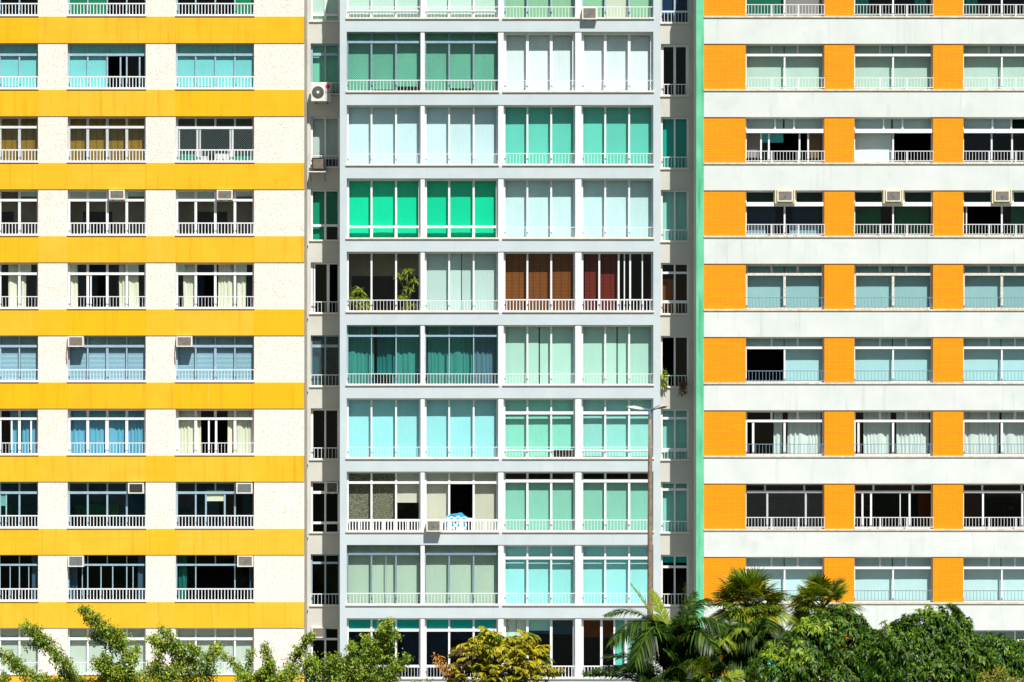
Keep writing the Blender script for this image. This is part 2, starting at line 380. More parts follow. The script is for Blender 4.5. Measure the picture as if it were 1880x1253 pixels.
ORD = ['cut-off top', 'second', 'third', 'fourth', 'fifth', 'sixth', 'seventh', 'eighth', 'ninth', 'tenth']
def window(bld, name_pos, x0, x1, y0, y1, face, sp, cfg):
    """x0..y1 are the opening's picture bounds on the wall plane `face`"""
    s = S * D / (D + face)
    a, b = W(x0, y1, face), W(x1, y0, face); w, h = b.x - a.x, b.z - a.z; xc = (a.x + b.x)/2; zb = a.z
    fd, bd, rd = cfg['fd'], cfg['bd'], cfg['rd']
    win = empty('window', (xc, face, zb), bld)
    fkey = ('frame', round(w,3), round(h,3), repr(sorted((k, v) for k, v in sp.items() if k in ('fw','mw','tr','tw','top','bot','low','xs','head'))))
    put('frame', cached(fkey, lambda: frame_mesh(w, h, sp, s)), M[sp['fm']], win, (xc, face+fd, zb))
    sw = cfg.get('sillw', .03)
    if cfg.get('sill'):
        put('sill', bevelbox(w + 2*sw, fd + .05 + cfg['sill'], 3.2/s, .008), M[cfg.get('sillm', 'white')], win, (xc, face - cfg['sill'], zb + .003))
    fw, mw = sp['fw']/s, sp['mw']/s
    # panes
    def row(us, za, zb2, pre, gm):
        e = [0] + list(us) + [1]
        for i in range(len(e) - 1):
            if f'{pre}{i}' in sp.get('open', ()): continue
            g = sp.get('gl', {}).get(f'{pre}{i}', gm)
            xa = -w/2 + e[i]*w + (fw if i == 0 else mw/2); xb = -w/2 + e[i+1]*w - (fw if i == len(e)-2 else mw/2)
            mesh = cached(('pane', round(xb-xa,3), round(zb2-za,3)), lambda: MB().box(-(xb-xa)/2-.004, (xb-xa)/2+.004, 0, .006, -.004, zb2-za+.004).mesh('pane'))
            put('pane', mesh, M[g], win, (xc + (xa+xb)/2, face+fd+.03+random.uniform(-.004,.004), zb + za), (random.uniform(-.006,.006), 0, random.uniform(-.006,.006)))
    zt = h - fw; zl = fw
    if sp['tr']:
        row(sp['top'], h - sp['tr']/s, h - fw, 't', sp.get('tglass', sp['glass'])); zt = h - (sp['tr'] + sp.get('tw', 4.5))/s
    if sp.get('low'):
        zl = sp['low']/s; row(sp['bot'], fw, zl - 4.5/s, 'l', sp['glass'])
    row(sp['bot'], zl, zt, 'b', sp['glass'])
    if sp.get('rail'):
        rw = w + cfg.get('railx', 0)
        put('railing', cached(('rail', round(rw,3), sp['rail'], face), lambda: rail_mesh(rw, sp['rail'], s)), M[sp.get('railm', cfg.get('railm', 'white'))], win, (xc, face + rd, zb))
    if sp.get('net'):
        put('netting', cached(('net', round(w,3), round(h,3)), lambda: net_mesh(w, h)), M[sp['net']], win, (xc, face + fd - .022, zb))
    for q, fl in enumerate(sp.get('fills', ())):
        kind, mat, u0, u1, v0, v1 = fl[:6]; d = bd + (fl[6] if len(fl) > 6 else 0)
        ww = (u1-u0)*w; hh = (v1-v0)*h; cx = xc - w/2 + (u0+u1)/2*w; cz = zb + h*(1-v1)
        if kind == 'blind':
            if v1 == 1.0 and random.random() < .45: cut = random.choice((.03, .06, .1)); hh -= cut; cz += cut
            put('blind', cached(('blind', round(ww,3), round(hh,3)), lambda: blind_mesh(ww, hh)), mat, win, (cx, face+d+random.uniform(-.012,.012), cz))
        elif kind == 'slats':
            put('blind', cached(('slats', round(ww,3), round(hh,3)), lambda: slat_mesh(ww, hh)), mat, win, (cx, face+d, cz))
        elif kind == 'curtain':
            o = put('curtain', curtain_mesh(ww, hh, hash((round(cx,2), round(cz,2))) & 0xffff), mat, None, (cx, face+d+.05, cz))
            nm = fl[7] if len(fl) > 7 else 'pale'
            same = [k for k in sp['fills'] if k[0] == 'curtain']; same.sort(key=lambda k: k[2]); i = same.index(fl)
            side = {1: [''], 2: ['left ', 'right '], 3: ['left ', 'middle ', 'right '], 4: ['leftmost ', 'inner left ', 'inner right ', 'rightmost ']}[len(same)][i]
            tag(o, f'{side}{nm} curtain in {name_pos}', 'curtain', 'window curtains')
    if sp.get('room'):                                     # a nearer inner wall, with a near-black panel painting the room's shade on it
        dd, rm, shade_box = sp['room']
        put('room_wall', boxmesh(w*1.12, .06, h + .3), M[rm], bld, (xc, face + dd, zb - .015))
        if shade_box: put('shade_panel', boxmesh((shade_box[1]-shade_box[0])*w, .02, h*(1-shade_box[2])), M['roomshade'], bld, (xc - w/2 + (shade_box[0]+shade_box[1])/2*w, face + dd - .021, zb - .01))
    if sp.get('grille'):
        u0, u1, hh = sp['grille']; ww = (u1-u0)*w; m = MB()
        m.box(-ww/2, ww/2, .01, .02, 0, hh/s)
        for i in range(11): m.box(-ww/2, ww/2, -.005, .009, i*hh/s/11, (i+.45)*hh/s/11)
        put('vent_grille', m.mesh('vent_grille'), M['acd'], win, (xc - w/2 + (u0+u1)/2*w, face+fd-.03, zb + 4/s))
    return win, xc, zb, w, h, s

# ------------------------------------------------------------------ LEFT building (yellow bands, stucco panels)
def B(mat, n, v0=0.0, v1=1.0, skip=(), drops=None, dd=0.0, g=.006, us=None):
    e = us or [i/n for i in range(n+1)]
    return [('blind', mat, e[i]+g, e[i+1]-g, v0, (drops or {}).get(i, v1), dd) for i in range(len(e)-1) if i not in skip]
Q4 = [.25, .5, .75]; Q3 = [1/3, 2/3]
def L(**k):
    d = dict(fw=3.0, mw=3.6, tr=18, top=Q4, bot=Q4, fm='white', glass='clear', rail='bold'); d.update(k); return d
cyan = F('#8FDCDC'); straw = F('#CFA234', 'bamboo', '#6B4A14'); sage = F('#D6DECF'); aqpale = F('#BCD6D2'); cream = F('#EFE8CE'); creamc = F('#F0EBD2')
venet = F('#D3E2E6'); tealc = F('#8CCBDA'); dgreen = F('#1F8A62'); mint = F('#5CC9A0'); white_cloth = F('#EDEDE8'); greyc = F('#A9B6B8'); navy = F('#273A57')
def left_spec(r, c):
    if r == 0:
        f = {1: B(dgreen, 4, .0, 1, skip=(2, 3)), 2: B(dgreen, 4, 0, 1, skip=(0, 1, 2))}.get(c, [])
        return L(fm='steel', mw=2.6, fills=f)
    if r == 1:
        if c == 1: return L(fm='steel', mw=2.8, glass='aqua', fills=B(cyan, 4, skip=(2, 3), dd=-.06) + [('blind', cyan, .5, .995, 0, .2, -.06)], open=('b2',), xs=(.67, .915), gl={'b3': 'smoke'})
        return L(fm='steel', mw=2.8, glass='aqua', fills=B(cyan, 4, dd=-.06))
    if r == 2:
        if c == 2: return L(fw=3.6, bot=[.27, .72], glass='tealg', open=('b1',), net='netw', xs=((.305, 2.5), (.69, 2.5), (.04, 2.0)),
                            fills=[('curtain', mint, .02, .27, .80, 1, -.1, 'short green'), ('curtain', white_cloth, .29, .40, .84, 1, -.05, 'short white'), ('curtain', white_cloth, .49, .70, .79, 1, -.12, 'wide short white'), ('curtain', mint, .74, .98, .84, 1, -.1, 'short mint')])
        return L(fw=3.6, mw=5, net='net', tr=17, fills=B(straw, 4, 0, 1, dd=.16))
    if r == 3:
        f = [('blind', aqpale, .02, .245, 0, .20, -.12), ('blind', aqpale, .255, .495, 0, .19, -.12), ('blind', aqpale, .755, .98, 0, .13, -.12)]
        return L(fw=3.6, mw=4.6, tr=17, room=(1.7, 'taupe', (.14, .52, .42) if c == 1 else (.22, .62, .42)), fills=f, open=('t2',) if c else ())
    if r == 4:
        if c == 0: f = [('curtain', creamc, .60, .735, .02, 1, 0, 'cream'), ('curtain', creamc, .77, .83, .02, 1, 0, 'cream')]
        elif c == 1: f = [('curtain', creamc, .02, .115, .02, 1, 0, 'cream'), ('curtain', creamc, .645, .74, .02, 1, 0, 'cream'), ('curtain', creamc, .765, .895, .02, 1, 0, 'cream')]
        else: f = [('curtain', creamc, .085, .225, .02, 1, 0, 'cream'), ('curtain', creamc, .535, .72, .02, 1, 0, 'cream'), ('curtain', creamc, .775, .89, .02, 1, 0, 'cream')]
        f = f + [('blind', sage, .01, .11, 0, .2, -.1), ('blind', sage, .76, .9, 0, .19, -.1)]
        return L(fw=3.4, mw=4.6, tr=18, room=(2.6, 'navyw', (.3, .55, .2)), fills=f, open=('b1', 't1') if c != 2 else ('b1', 't2'), xs=((.29, 2.6),) if c == 1 else (), rail='med')
    if r == 5: return L(fm='steel', mw=2.6, tr=17, glass='blueg', xs=((.5, 4.6),), fills=[('slats', venet, i/4+.01, (i+1)/4-.01, 0, 1, 0) for i in range(4)], open=('t0',) if c else (), rail='med')
    if r == 6:
        if c == 2: return L(fw=4, mw=5, tr=16, rail='med', fills=[('curtain', creamc, .02, .235, 0, 1, 0, 'cream'), ('curtain', creamc, .245, .31, 0, 1, 0, 'cream'), ('curtain', creamc, .655, .72, 0, 1, 0, 'cream'), ('curtain', creamc, .745, .98, 0, 1, 0, 'cream')], xs=((.417, 3), (.51, 4)), bot=[.25, .75], open=('b1',))
        if c == 1: return L(fw=4, mw=5, tr=16, rail='med', glass='blueg', fills=[('curtain', tealc, .02, .49, 0, 1, .06, 'blue'), ('curtain', tealc, .5, .98, 0, 1, .06, 'blue')], xs=((.485, 3),))
        return L(fw=4, mw=5, tr=16, rail='med', glass='blueg', fills=[('curtain', tealc, .62, .72, 0, 1, .06, 'blue'), ('curtain', tealc, .77, .95, 0, 1, .06, 'blue')], xs=((.65, 3), (.9, 3)))
    if r == 7:
        if c == 2: return L(fm='steel', mw=3, glass='tealg', tr=18, room=(2.3, 'navyw', (.5, .8, .3)), bot=[.25, .38, .62, .75], fills=[('blind', cream, .385, .615, .18, .40, -.1)], open=('t3',), gl={'b2': 'clear'})
        return L(fm='steel', mw=3.2, glass='tealg', tr=18, room=(2.0, 'navyw', (.02, .5, .55)), fills=[('blind', dgreen, .02, .6, .5, .72, 1.4)] + ([('blind', sage, .5, .57, .2, .5, -.1)] if c == 0 else []), open=('t3', 'b3') if c else (), xs=((.58, 2.5),) if c == 0 else ())
    if r == 8:
        if c == 1: return L(fm='steel', fw=1.8, mw=1.9, tr=17, tw=3.4, bot=[.25, .42, .57, .75], glass='smoke', fills=[('curtain', greyc, .01, .11, .02, 1, 0, 'grey'), ('curtain', greyc, .89, .97, .02, 1, 0, 'grey')], open=('t0',), xs=((.18, 1.5), (.83, 1.5)))
        if c == 2: return L(fm='steel', fw=1.8, mw=1.9, tr=17, tw=3.4, bot=[.25, .75], glass='smoke', fills=[('curtain', mint, .02, .13, .02, 1, .1, 'faded green'), ('curtain', greyc, .93, .98, .25, 1, 0, 'narrow grey')], open=('t3', 'b1'))
        return L(fm='steel', fw=1.8, mw=1.9, tr=17, tw=3.4, glass='smoke', fills=[('curtain', greyc, .90, .97, .02, 1, 0, 'grey')], xs=((.63, 1.5), (.87, 1.5)))
    return L(fw=3, mw=3.6, tr=18, tw=5, rail='med', fills=B(sage, 4))
def T_L(r): return 79.6 + 134.2 * (r - 1)
def B_L(r): return 165.2 + 134.35 * (r - 1)
LX = [(-73, 70), (124, 267.5), (322.5, 466.5)]
LPX = [-190, -73, 70, 124, 267.5, 322.5, 466.5, 558.5]
zL0 = 0.12
bl = empty('apartment_building', (X(184), 0, zL0))
tag(bl, 'yellow banded apartment block with cream pebble-dash panels', 'building')
CFG_L = dict(fd=.25, bd=.40, rd=.025, sill=.07)
# spandrels and piers
for r in range(0, 11):
    zt = Z(B_L(r-1)); zb = Z(T_L(r)) if r < 10 else Z(T_L(r) + 20)
    for i in range(len(LPX) - 1):
        pier = i % 2 == 0
        pr = -.032 if pier else -.026
        wbox('spandrel_panel', M['yellow'], bl, X(LPX[i]) + .0005, X(LPX[i+1]) - .0005, pr, .36, zb, zt, .004)
    if r < 10:
        for i in range(0, len(LPX) - 1, 2):
            wbox('stucco_panel', M['stucco'], bl, X(LPX[i]), X(LPX[i+1]), 0, .36, Z(B_L(r)), Z(T_L(r)))
zlow = Z(T_L(10) + 20)
for i in range(0, len(LPX) - 1, 2): wbox('ground_pier', M['stucco'], bl, X(LPX[i]), X(LPX[i+1]), 0, .5, zL0, zlow)
wbox('ground_wall', M['side'], bl, X(-190), X(558.5), .5, .7, zL0, zlow)
XL0, XL1 = X(-190), X(558.5)
for r in range(0, 11):
    zt = Z(B_L(r-1)); zb = Z(T_L(r)) if r < 10 else zlow
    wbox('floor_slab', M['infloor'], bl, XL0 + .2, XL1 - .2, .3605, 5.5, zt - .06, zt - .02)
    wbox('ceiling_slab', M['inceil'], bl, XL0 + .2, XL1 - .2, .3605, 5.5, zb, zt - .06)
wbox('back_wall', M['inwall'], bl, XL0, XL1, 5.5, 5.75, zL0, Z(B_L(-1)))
wbox('side_wall', M['side'], bl, XL1 - .2, XL1 - .002, .3605, 5.5, zL0, Z(B_L(-1)) - .004)
wbox('side_wall', M['side'], bl, XL0 + .002, XL0 + .2, .3605, 5.5, zL0, Z(B_L(-1)) - .004)
for r in range(10):
    for i in (2, 4):
        xx = (X(LPX[i]) + X(LPX[i+1])) / 2
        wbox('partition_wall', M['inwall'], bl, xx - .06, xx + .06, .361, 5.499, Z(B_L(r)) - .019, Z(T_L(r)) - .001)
wbox('roof', M['side'], bl, XL0, XL1, -.03, 5.8, Z(B_L(-1)) + .002, Z(B_L(-1)) + .5)
COLN = ['left-edge', 'middle', 'right']
for r in range(10):
    for c in range(3):
        window(bl, f'{COLN[c]} window of yellow building, {ORD[r]} row', LX[c][0], LX[c][1], T_L(r), B_L(r), 0, left_spec(r, c), CFG_L)

# ------------------------------------------------------------------ CENTRE building (pale grey, glazed balconies, recessed wings)
def Cn(**k):
    d = dict(fw=3.2, mw=3.2, tr=None, top=Q3, bot=Q3, fm='white', glass='clear', rail='thin'); d.update(k); return d
f_mint = F('#D5EEDD'); f_olive = F('#9CCBA4', 'weave', '#84B48C'); f_creamy = F('#E4E6CE'); f_green1 = F('#93D6C2'); f_whiteb = F('#F6FCFD'); f_paleb = F('#E8F6F9'); f_turq = F('#74D8C2')
f_emer = F('#0EE4B4'); f_ice = F('#DBF4F5'); f_sagew = F('#CFE2DC'); f_brown = F('#94582A', 'bamboo', '#5C2C12'); f_red = F('#7E2F24', 'bamboo', '#4A1712'); f_pgreen = F('#C2E8D8')
f_sky = F('#B4F3F5'); f_aqua2 = F('#A9E6DA'); f_grain = F('#A19B82', 'woven', '#34302A'); f_linen = F('#E2DAC6', 'weave', '#C9BFA8'); f_sea = F('#93D2BC'); f_sage2 = F('#BFD2BE', 'weave', '#A9BDA6')
f_aq3 = F('#AFF0EA'); f_teal = F('#16B0A0'); f_tcur = F('#4A8E8E'); f_tcur2 = F('#7AB0A8'); f_lil = F('#A9A6B8'); f_gold = F('#B78A2A')
def cspec(r, c):
    if r == 0:
        if c < 2: return Cn(rail='med', low=18, fills=B(f_mint, 3, dd=-.1, drops={2: .96} if c == 1 else None))
        return Cn(fm='steel', rail='med', fills=[('blind', f_creamy if (i == 1 and c == 3) else f_olive, i/3+.01, (i+1)/3-.02, .0, .97 - .02*((i*7+c) % 3), .0) for i in range(3)])
    if r == 1:
        if c < 2: return Cn(fm='steel', fw=2.6, tr=16, tw=4, net='net', rail='med', glass='greeng', fills=B(f_green1, 3, 0, .97, drops={0: .97, 1: .92 if c == 0 else .9, 2: .87 if c == 0 else .93}))
        return Cn(fw=5, mw=5, fills=B(f_whiteb, 3))
    if r == 2: return Cn(fills=B(f_paleb, 3), glass='aqua') if c < 2 else Cn(rail='med', fills=B(f_turq, 3, 0, .96), glass='aqua')
    if r == 3: return Cn(low=26, mw=3.6, fw=4, rail=None, fills=B(f_emer, 3), glass='greeng') if c < 2 else Cn(fills=B(f_ice, 3))
    if r == 4:
        if c == 0: return Cn(rail='med', room=(2.2, 'taupe', (.04, .96, .36)))
        if c == 1: return Cn(fills=B(f_sagew, 3, us=[0, 1/3, .5, 2/3, 1]))
        if c == 2: return Cn(rail='bold', fills=B(f_brown, 3, dd=.05))
        return Cn(rail='bold', bot=[.25, .52, .68], fw=3.6, xs=((.60, 2.0), (.85, 2.0)), fills=[('blind', f_red, .05, .245, 0, 1, .05), ('blind', f_red, .26, .50, 0, 1, .1)], gl={'b3': 'tealg', 'b2': 'tealg'})
    if r == 5:
        if c == 0: return Cn(fm='steel', fw=2.4, mw=1.8, tr=18, tw=3.5, rail='thin', glass='tealg', fills=[('curtain', f_tcur2, .01, .36, .0, 1, .12, 'sea-green'), ('curtain', f_tcur, .40, .66, .0, 1, .2, 'sea-green'), ('curtain', f_tcur2, .66, .985, .0, 1, .12, 'sea-green')])
        if c == 1: return Cn(fm='steel', fw=2.4, mw=1.8, tr=18, tw=3.5, rail='thin', glass='tealg', fills=[('curtain', f_tcur2, .04, .66, .0, 1, .12, 'sea-green'), ('curtain', f_lil, .66, .985, .0, 1, .12, 'mauve-grey')])
        return Cn(fills=B(f_pgreen, 3, us=[0, 1/3, .497, .503, 2/3, 1], skip=(2,)))
    if r == 6:
        if c < 2: return Cn(fills=B(f_sky, 3), glass='aqua')
        return Cn(tr=24, tw=5.5, low=18, fills=B(f_aqua2, 3, us=[0, 1/3, 2/3, 1]), glass='greeng' if c == 2 else 'aqua', grille=(.70, .98, 13) if c == 2 else None)
    if r == 7:
        if c == 0: return Cn(rail='post', tr=18, tw=4.5, mw=3.6, fills=[('blind', f_grain, .01, .33, 0, .78, 0), ('blind', f_grain, .34, .66, 0, .78, 0), ('blind', f_linen, .675, .985, 0, .50, 0)])
        if c == 1: return Cn(rail='post', tr=18, tw=4.5, mw=3.6, open=('b1',), fills=[('blind', f_linen, .01, .33, 0, 1, 0), ('blind', f_linen, .345, .655, 0, .2, 0), ('blind', f_linen, .675, .985, 0, 1, 0)])
        return Cn(rail='med', tr=14, tw=6, mw=4, fills=B(f_sea, 3, .17, 1, dd=-.05))
    if r == 8:
        if c < 2: return Cn(fm='dsteel', fw=2.4, mw=2.8, tr=15, tw=4, rail='med', fills=B(f_sage2, 3, .0, .97), xs=((.53, 1.2),) if c == 0 else ())
        return Cn(rail='med', tr=22, tw=5, fm='white', mw=3.2, glass='aqua', fills=B(f_aq3, 3, 0, .96))
    if c < 2: return Cn(tr=20, tw=5, mw=3.6, glass='smoke', room=(2.2, 'navyw', (.3, .7, .4)), rail='thin', low=26, fills=B(f_teal, 3, 0, .2, dd=-.2), tglass='clear')
    if c == 2: return Cn(rail='bold', mw=4.5, fw=4, glass='clear', room=(2.0, 'navyw', (.3, 1, .3)), fills=[('blind', f_mint, .03, .33, 0, .5, -.1), ('blind', f_aqua2, .345, .66, 0, .2, -.1)])
    return Cn(rail='bold', mw=4.5, fw=4, room=(1.8, 'brownw', (.0, .6, .35)), bot=[.28, .62], glass='clear', xs=((.46, 3),), fills=[('blind', f_turq, .47, .61, 0, 1, 0), ('blind', f_aqua2, .63, .98, 0, 1, 0)])
def T_C(r): return 58.6 + 134.6 * (r - 1)
def B_C(r): return 170.6 + 134.65 * (r - 1)
CXX = [(636.5, 772), (779.5, 914.5), (924.5, 1056), (1067.5, 1199.5)]
bc = empty('apartment_building', (X(918), 0, zL0))
tag(bc, 'pale grey apartment block with coloured glazed balconies, set between yellow and orange blocks', 'building')
zlowC = Z(T_C(10) + 10)
ZTOP = Z(B_C(-1))
for x0, x1 in ((624, 636.5), (1199.5, 1212)): wbox('corner_pilaster', M['grey'], bc, X(x0), X(x1), 0, .35, zL0, ZTOP)
for r in range(0, 11):
    wbox('wall_band', M['grey'], bc, X(636.5), X(1199.5), .0015, .35, Z(T_C(r)) if r < 10 else zlowC, Z(B_C(r-1)))
    zt = Z(B_C(r-1)); zb = Z(T_C(r)) if r < 10 else zlowC
    wbox('floor_slab', M['infloor'], bc, X(624)+.2, X(1212)-.2, .3505, 6, zt - .06, zt - .02)
    wbox('ceiling_slab', M['inceil'], bc, X(624)+.2, X(1212)-.2, .3505, 6, zb, zt - .06)
for r in range(0, 10):
    for x0, x1 in ((772, 779.5), (914.5, 924.5), (1056, 1067.5)):
        wbox('post', M['post'], bc, X(x0), X(x1), .03, .36, Z(B_C(r)), Z(T_C(r)), .01)
    wbox('partition_wall', M['inwall'], bc, X(919.5)-.06, X(919.5)+.06, .361, 5.999, Z(B_C(r))-.019, Z(T_C(r))-.001)
    for x0, x1 in ((634.5, 916.5), (922.5, 1201)):
        wbox('sill', M['sill'], bc, X(x0), X(x1), -.055, .27, Z(B_C(r)) + .003, Z(B_C(r) - 3.4), .008)
for x0, x1 in ((X(624), X(624)+.2), (X(1212)-.2, X(1212))): wbox('side_wall', M['grey'], bc, x0 + (.002 if x0 < 0 else 0), x1 - (.002 if x0 > 0 else 0), .3505, 6, zL0, ZTOP - .003)
wbox('back_wall', M['inwall'], bc, X(558.5)+.003, X(1278)-.02, 6, 6.25, zL0, ZTOP)
for i in range(5):
    px = [(624, 650), (765, 790), (905, 935), (1050, 1075), (1186, 1212)][i]
    wbox('ground_column', M['grey'], bc, X(px[0]) + .21, X(px[1]) - .21 if i in (0, 4) else X(px[1]), .36, .8, zL0, zlowC)
wbox('ground_wall', M['beige'], bc, X(624)+.2, X(1212)-.2, 2.5, 2.7, zL0, zlowC)
wbox('roof', M['grey'], bc, X(624), X(1212), -.03, 6.3, ZTOP + .002, ZTOP + .5)
CFG_C = dict(fd=.25, bd=.52, rd=.09)
PLACE = {0: 'far left', 1: 'second', 2: 'third', 3: 'far right'}
for r in range(10):
    for c in range(4):
        window(bc, f'{PLACE[c]} balcony of grey building, {ORD[r]} row', CXX[c][0], CXX[c][1], T_C(r), B_C(r), 0, cspec(r, c), CFG_C)
# recessed wings
RY = 2.3
def Rw(**k):
    d = dict(fw=3.4, mw=3.2, tr=None, top=[.5], bot=[.5], fm='white', glass='clear', rail='med'); d.update(k); return d
f_dkg = F('#2C7D5E'); f_dkem = F('#0B9C7A'); f_pg = F('#CDD6D2'); f_aq4 = F('#9ADCD0')
RLS = [Rw(low=17, fills=B(f_mint, 2, dd=-.1), rail=None),
       Rw(fm='steel', tr=17, tw=5, glass='greeng', fills=B(f_green1, 2, 0, .9)),
       Rw(fills=B(f_pg, 2, 0, .8)),
       Rw(low=32, rail=None, glass='greeng', gl={'b1': 'tealg'}, fills=B(f_dkem, 2, 0, 1, drops={1: .66})),  # darker emerald cloth and teal right pane put recess shade into the colour
       Rw(glass='smoke', bot=[.62], xs=((.12, 3), (.58, 3)), open=('b1',)),
       Rw(fm='steel', tr=17, tw=5, glass='smoke', fw=2.4, net='netw', fills=[('curtain', f_tcur2, .03, .4, .05, 1, 0, 'green')]),
       Rw(glass='smoke', fw=4),
       Rw(tr=18, tw=5, low=22, rail=None, glass='smoke', open=('t1',)),
       Rw(fm='steel', tr=14, tw=4, glass='smoke', low=None, fw=2.6),
       Rw(tr=20, tw=4, glass='smoke', open=('t0',))]
RRS = [Rw(fm='steel', low=26, glass='blueg', fw=2.6, fills=B(navy, 2)),
       Rw(fw=5, mw=4.5, glass='smoke'),
       Rw(fills=B(f_teal, 2, 0, .97), glass='aqua'),
       Rw(fills=B(f_aq4, 2)),
       Rw(fw=3, tr=16, tw=4, glass='clear', low=28, fills=[('blind', f_brown, .04, .48, .3, 1, .1)]),
       Rw(glass='smoke', fw=3, open=('b0',)),
       Rw(tr=15, tw=4.5, low=22, fills=B(f_aq4, 2), glass='aqua'),
       Rw(tr=12, tw=4.5, fills=B(f_aq4, 2), glass='aqua'),
       Rw(tr=20, tw=4.5, fills=B(f_teal, 2, 0, .14, dd=-.1), glass='smoke', tglass='clear'),
       Rw(tr=18, tw=4.5, glass='smoke')]
def T_RL(r): return 80.0 + 134.0 * (r - 1)
def B_RL(r): return 175.6 + 134.1 * (r - 1)
def T_RR(r): return 81.0 + 134.0 * (r - 1)
def B_RR(r): return 178.5 + 133.7 * (r - 1)
CFG_R = dict(fd=.17, bd=.36, rd=.02, sill=.06, sillw=.06, sillm='sill')
for (xa, xb, wx0, wx1, Tt, Bb, SP, nm) in ((XL1 + .0025, X(624) - .0025, 570.5, 623.0, T_RL, B_RL, RLS, 'left'), (X(1212) + .0025, X(1278, -.3) - .0045, 1213.5, 1264.5, T_RR, B_RR, RRS, 'right')):
    w0, w1 = X(wx0, RY), X(wx1, RY)
    for r in range(0, 11):
        zt = Z(Bb(r-1), RY); zb = Z(Tt(r), RY) if r < 10 else zL0
        wbox('recess_band', M['beige'], bc, xa, xb, RY, RY + .25, zb, zt)
        if r < 10:
            wbox('recess_jamb', M['beige'], bc, xa, w0, RY, RY + .25, Z(Bb(r), RY), Z(Tt(r), RY))
            wbox('recess_jamb', M['beige'], bc, w1, xb, RY, RY + .25, Z(Bb(r), RY), Z(Tt(r), RY))
            window(bc, f'{nm} recess window of grey building, {ORD[r]} row', wx0, wx1, Tt(r), Bb(r), RY, SP[r], CFG_R)
        wbox('floor_slab', M['infloor'], bc, xa, xb, RY + .2505, 6, zt - .06, zt - .02)
        wbox('ceiling_slab', M['inceil'], bc, xa, xb, RY + .2505, 6, (zb if r < 10 else zt - .4), zt - .06)
    wbox('recess_roof', M['beige'], bc, xa, xb, RY, 6.3, ZTOP - .2, ZTOP)
# thin drain pipe stubs in the recess
for r in range(3, 9):
    z = Z(452 + 134 * (r - 3), 2.2); put('drain_stub', cached('stub', lambda: MB().tube([(0, .12, 0), (0, 0, -.01)], .022, 8).mesh('drain_stub')), M['acd'], bc, (X(564.5, 2.2), RY - .11, z))

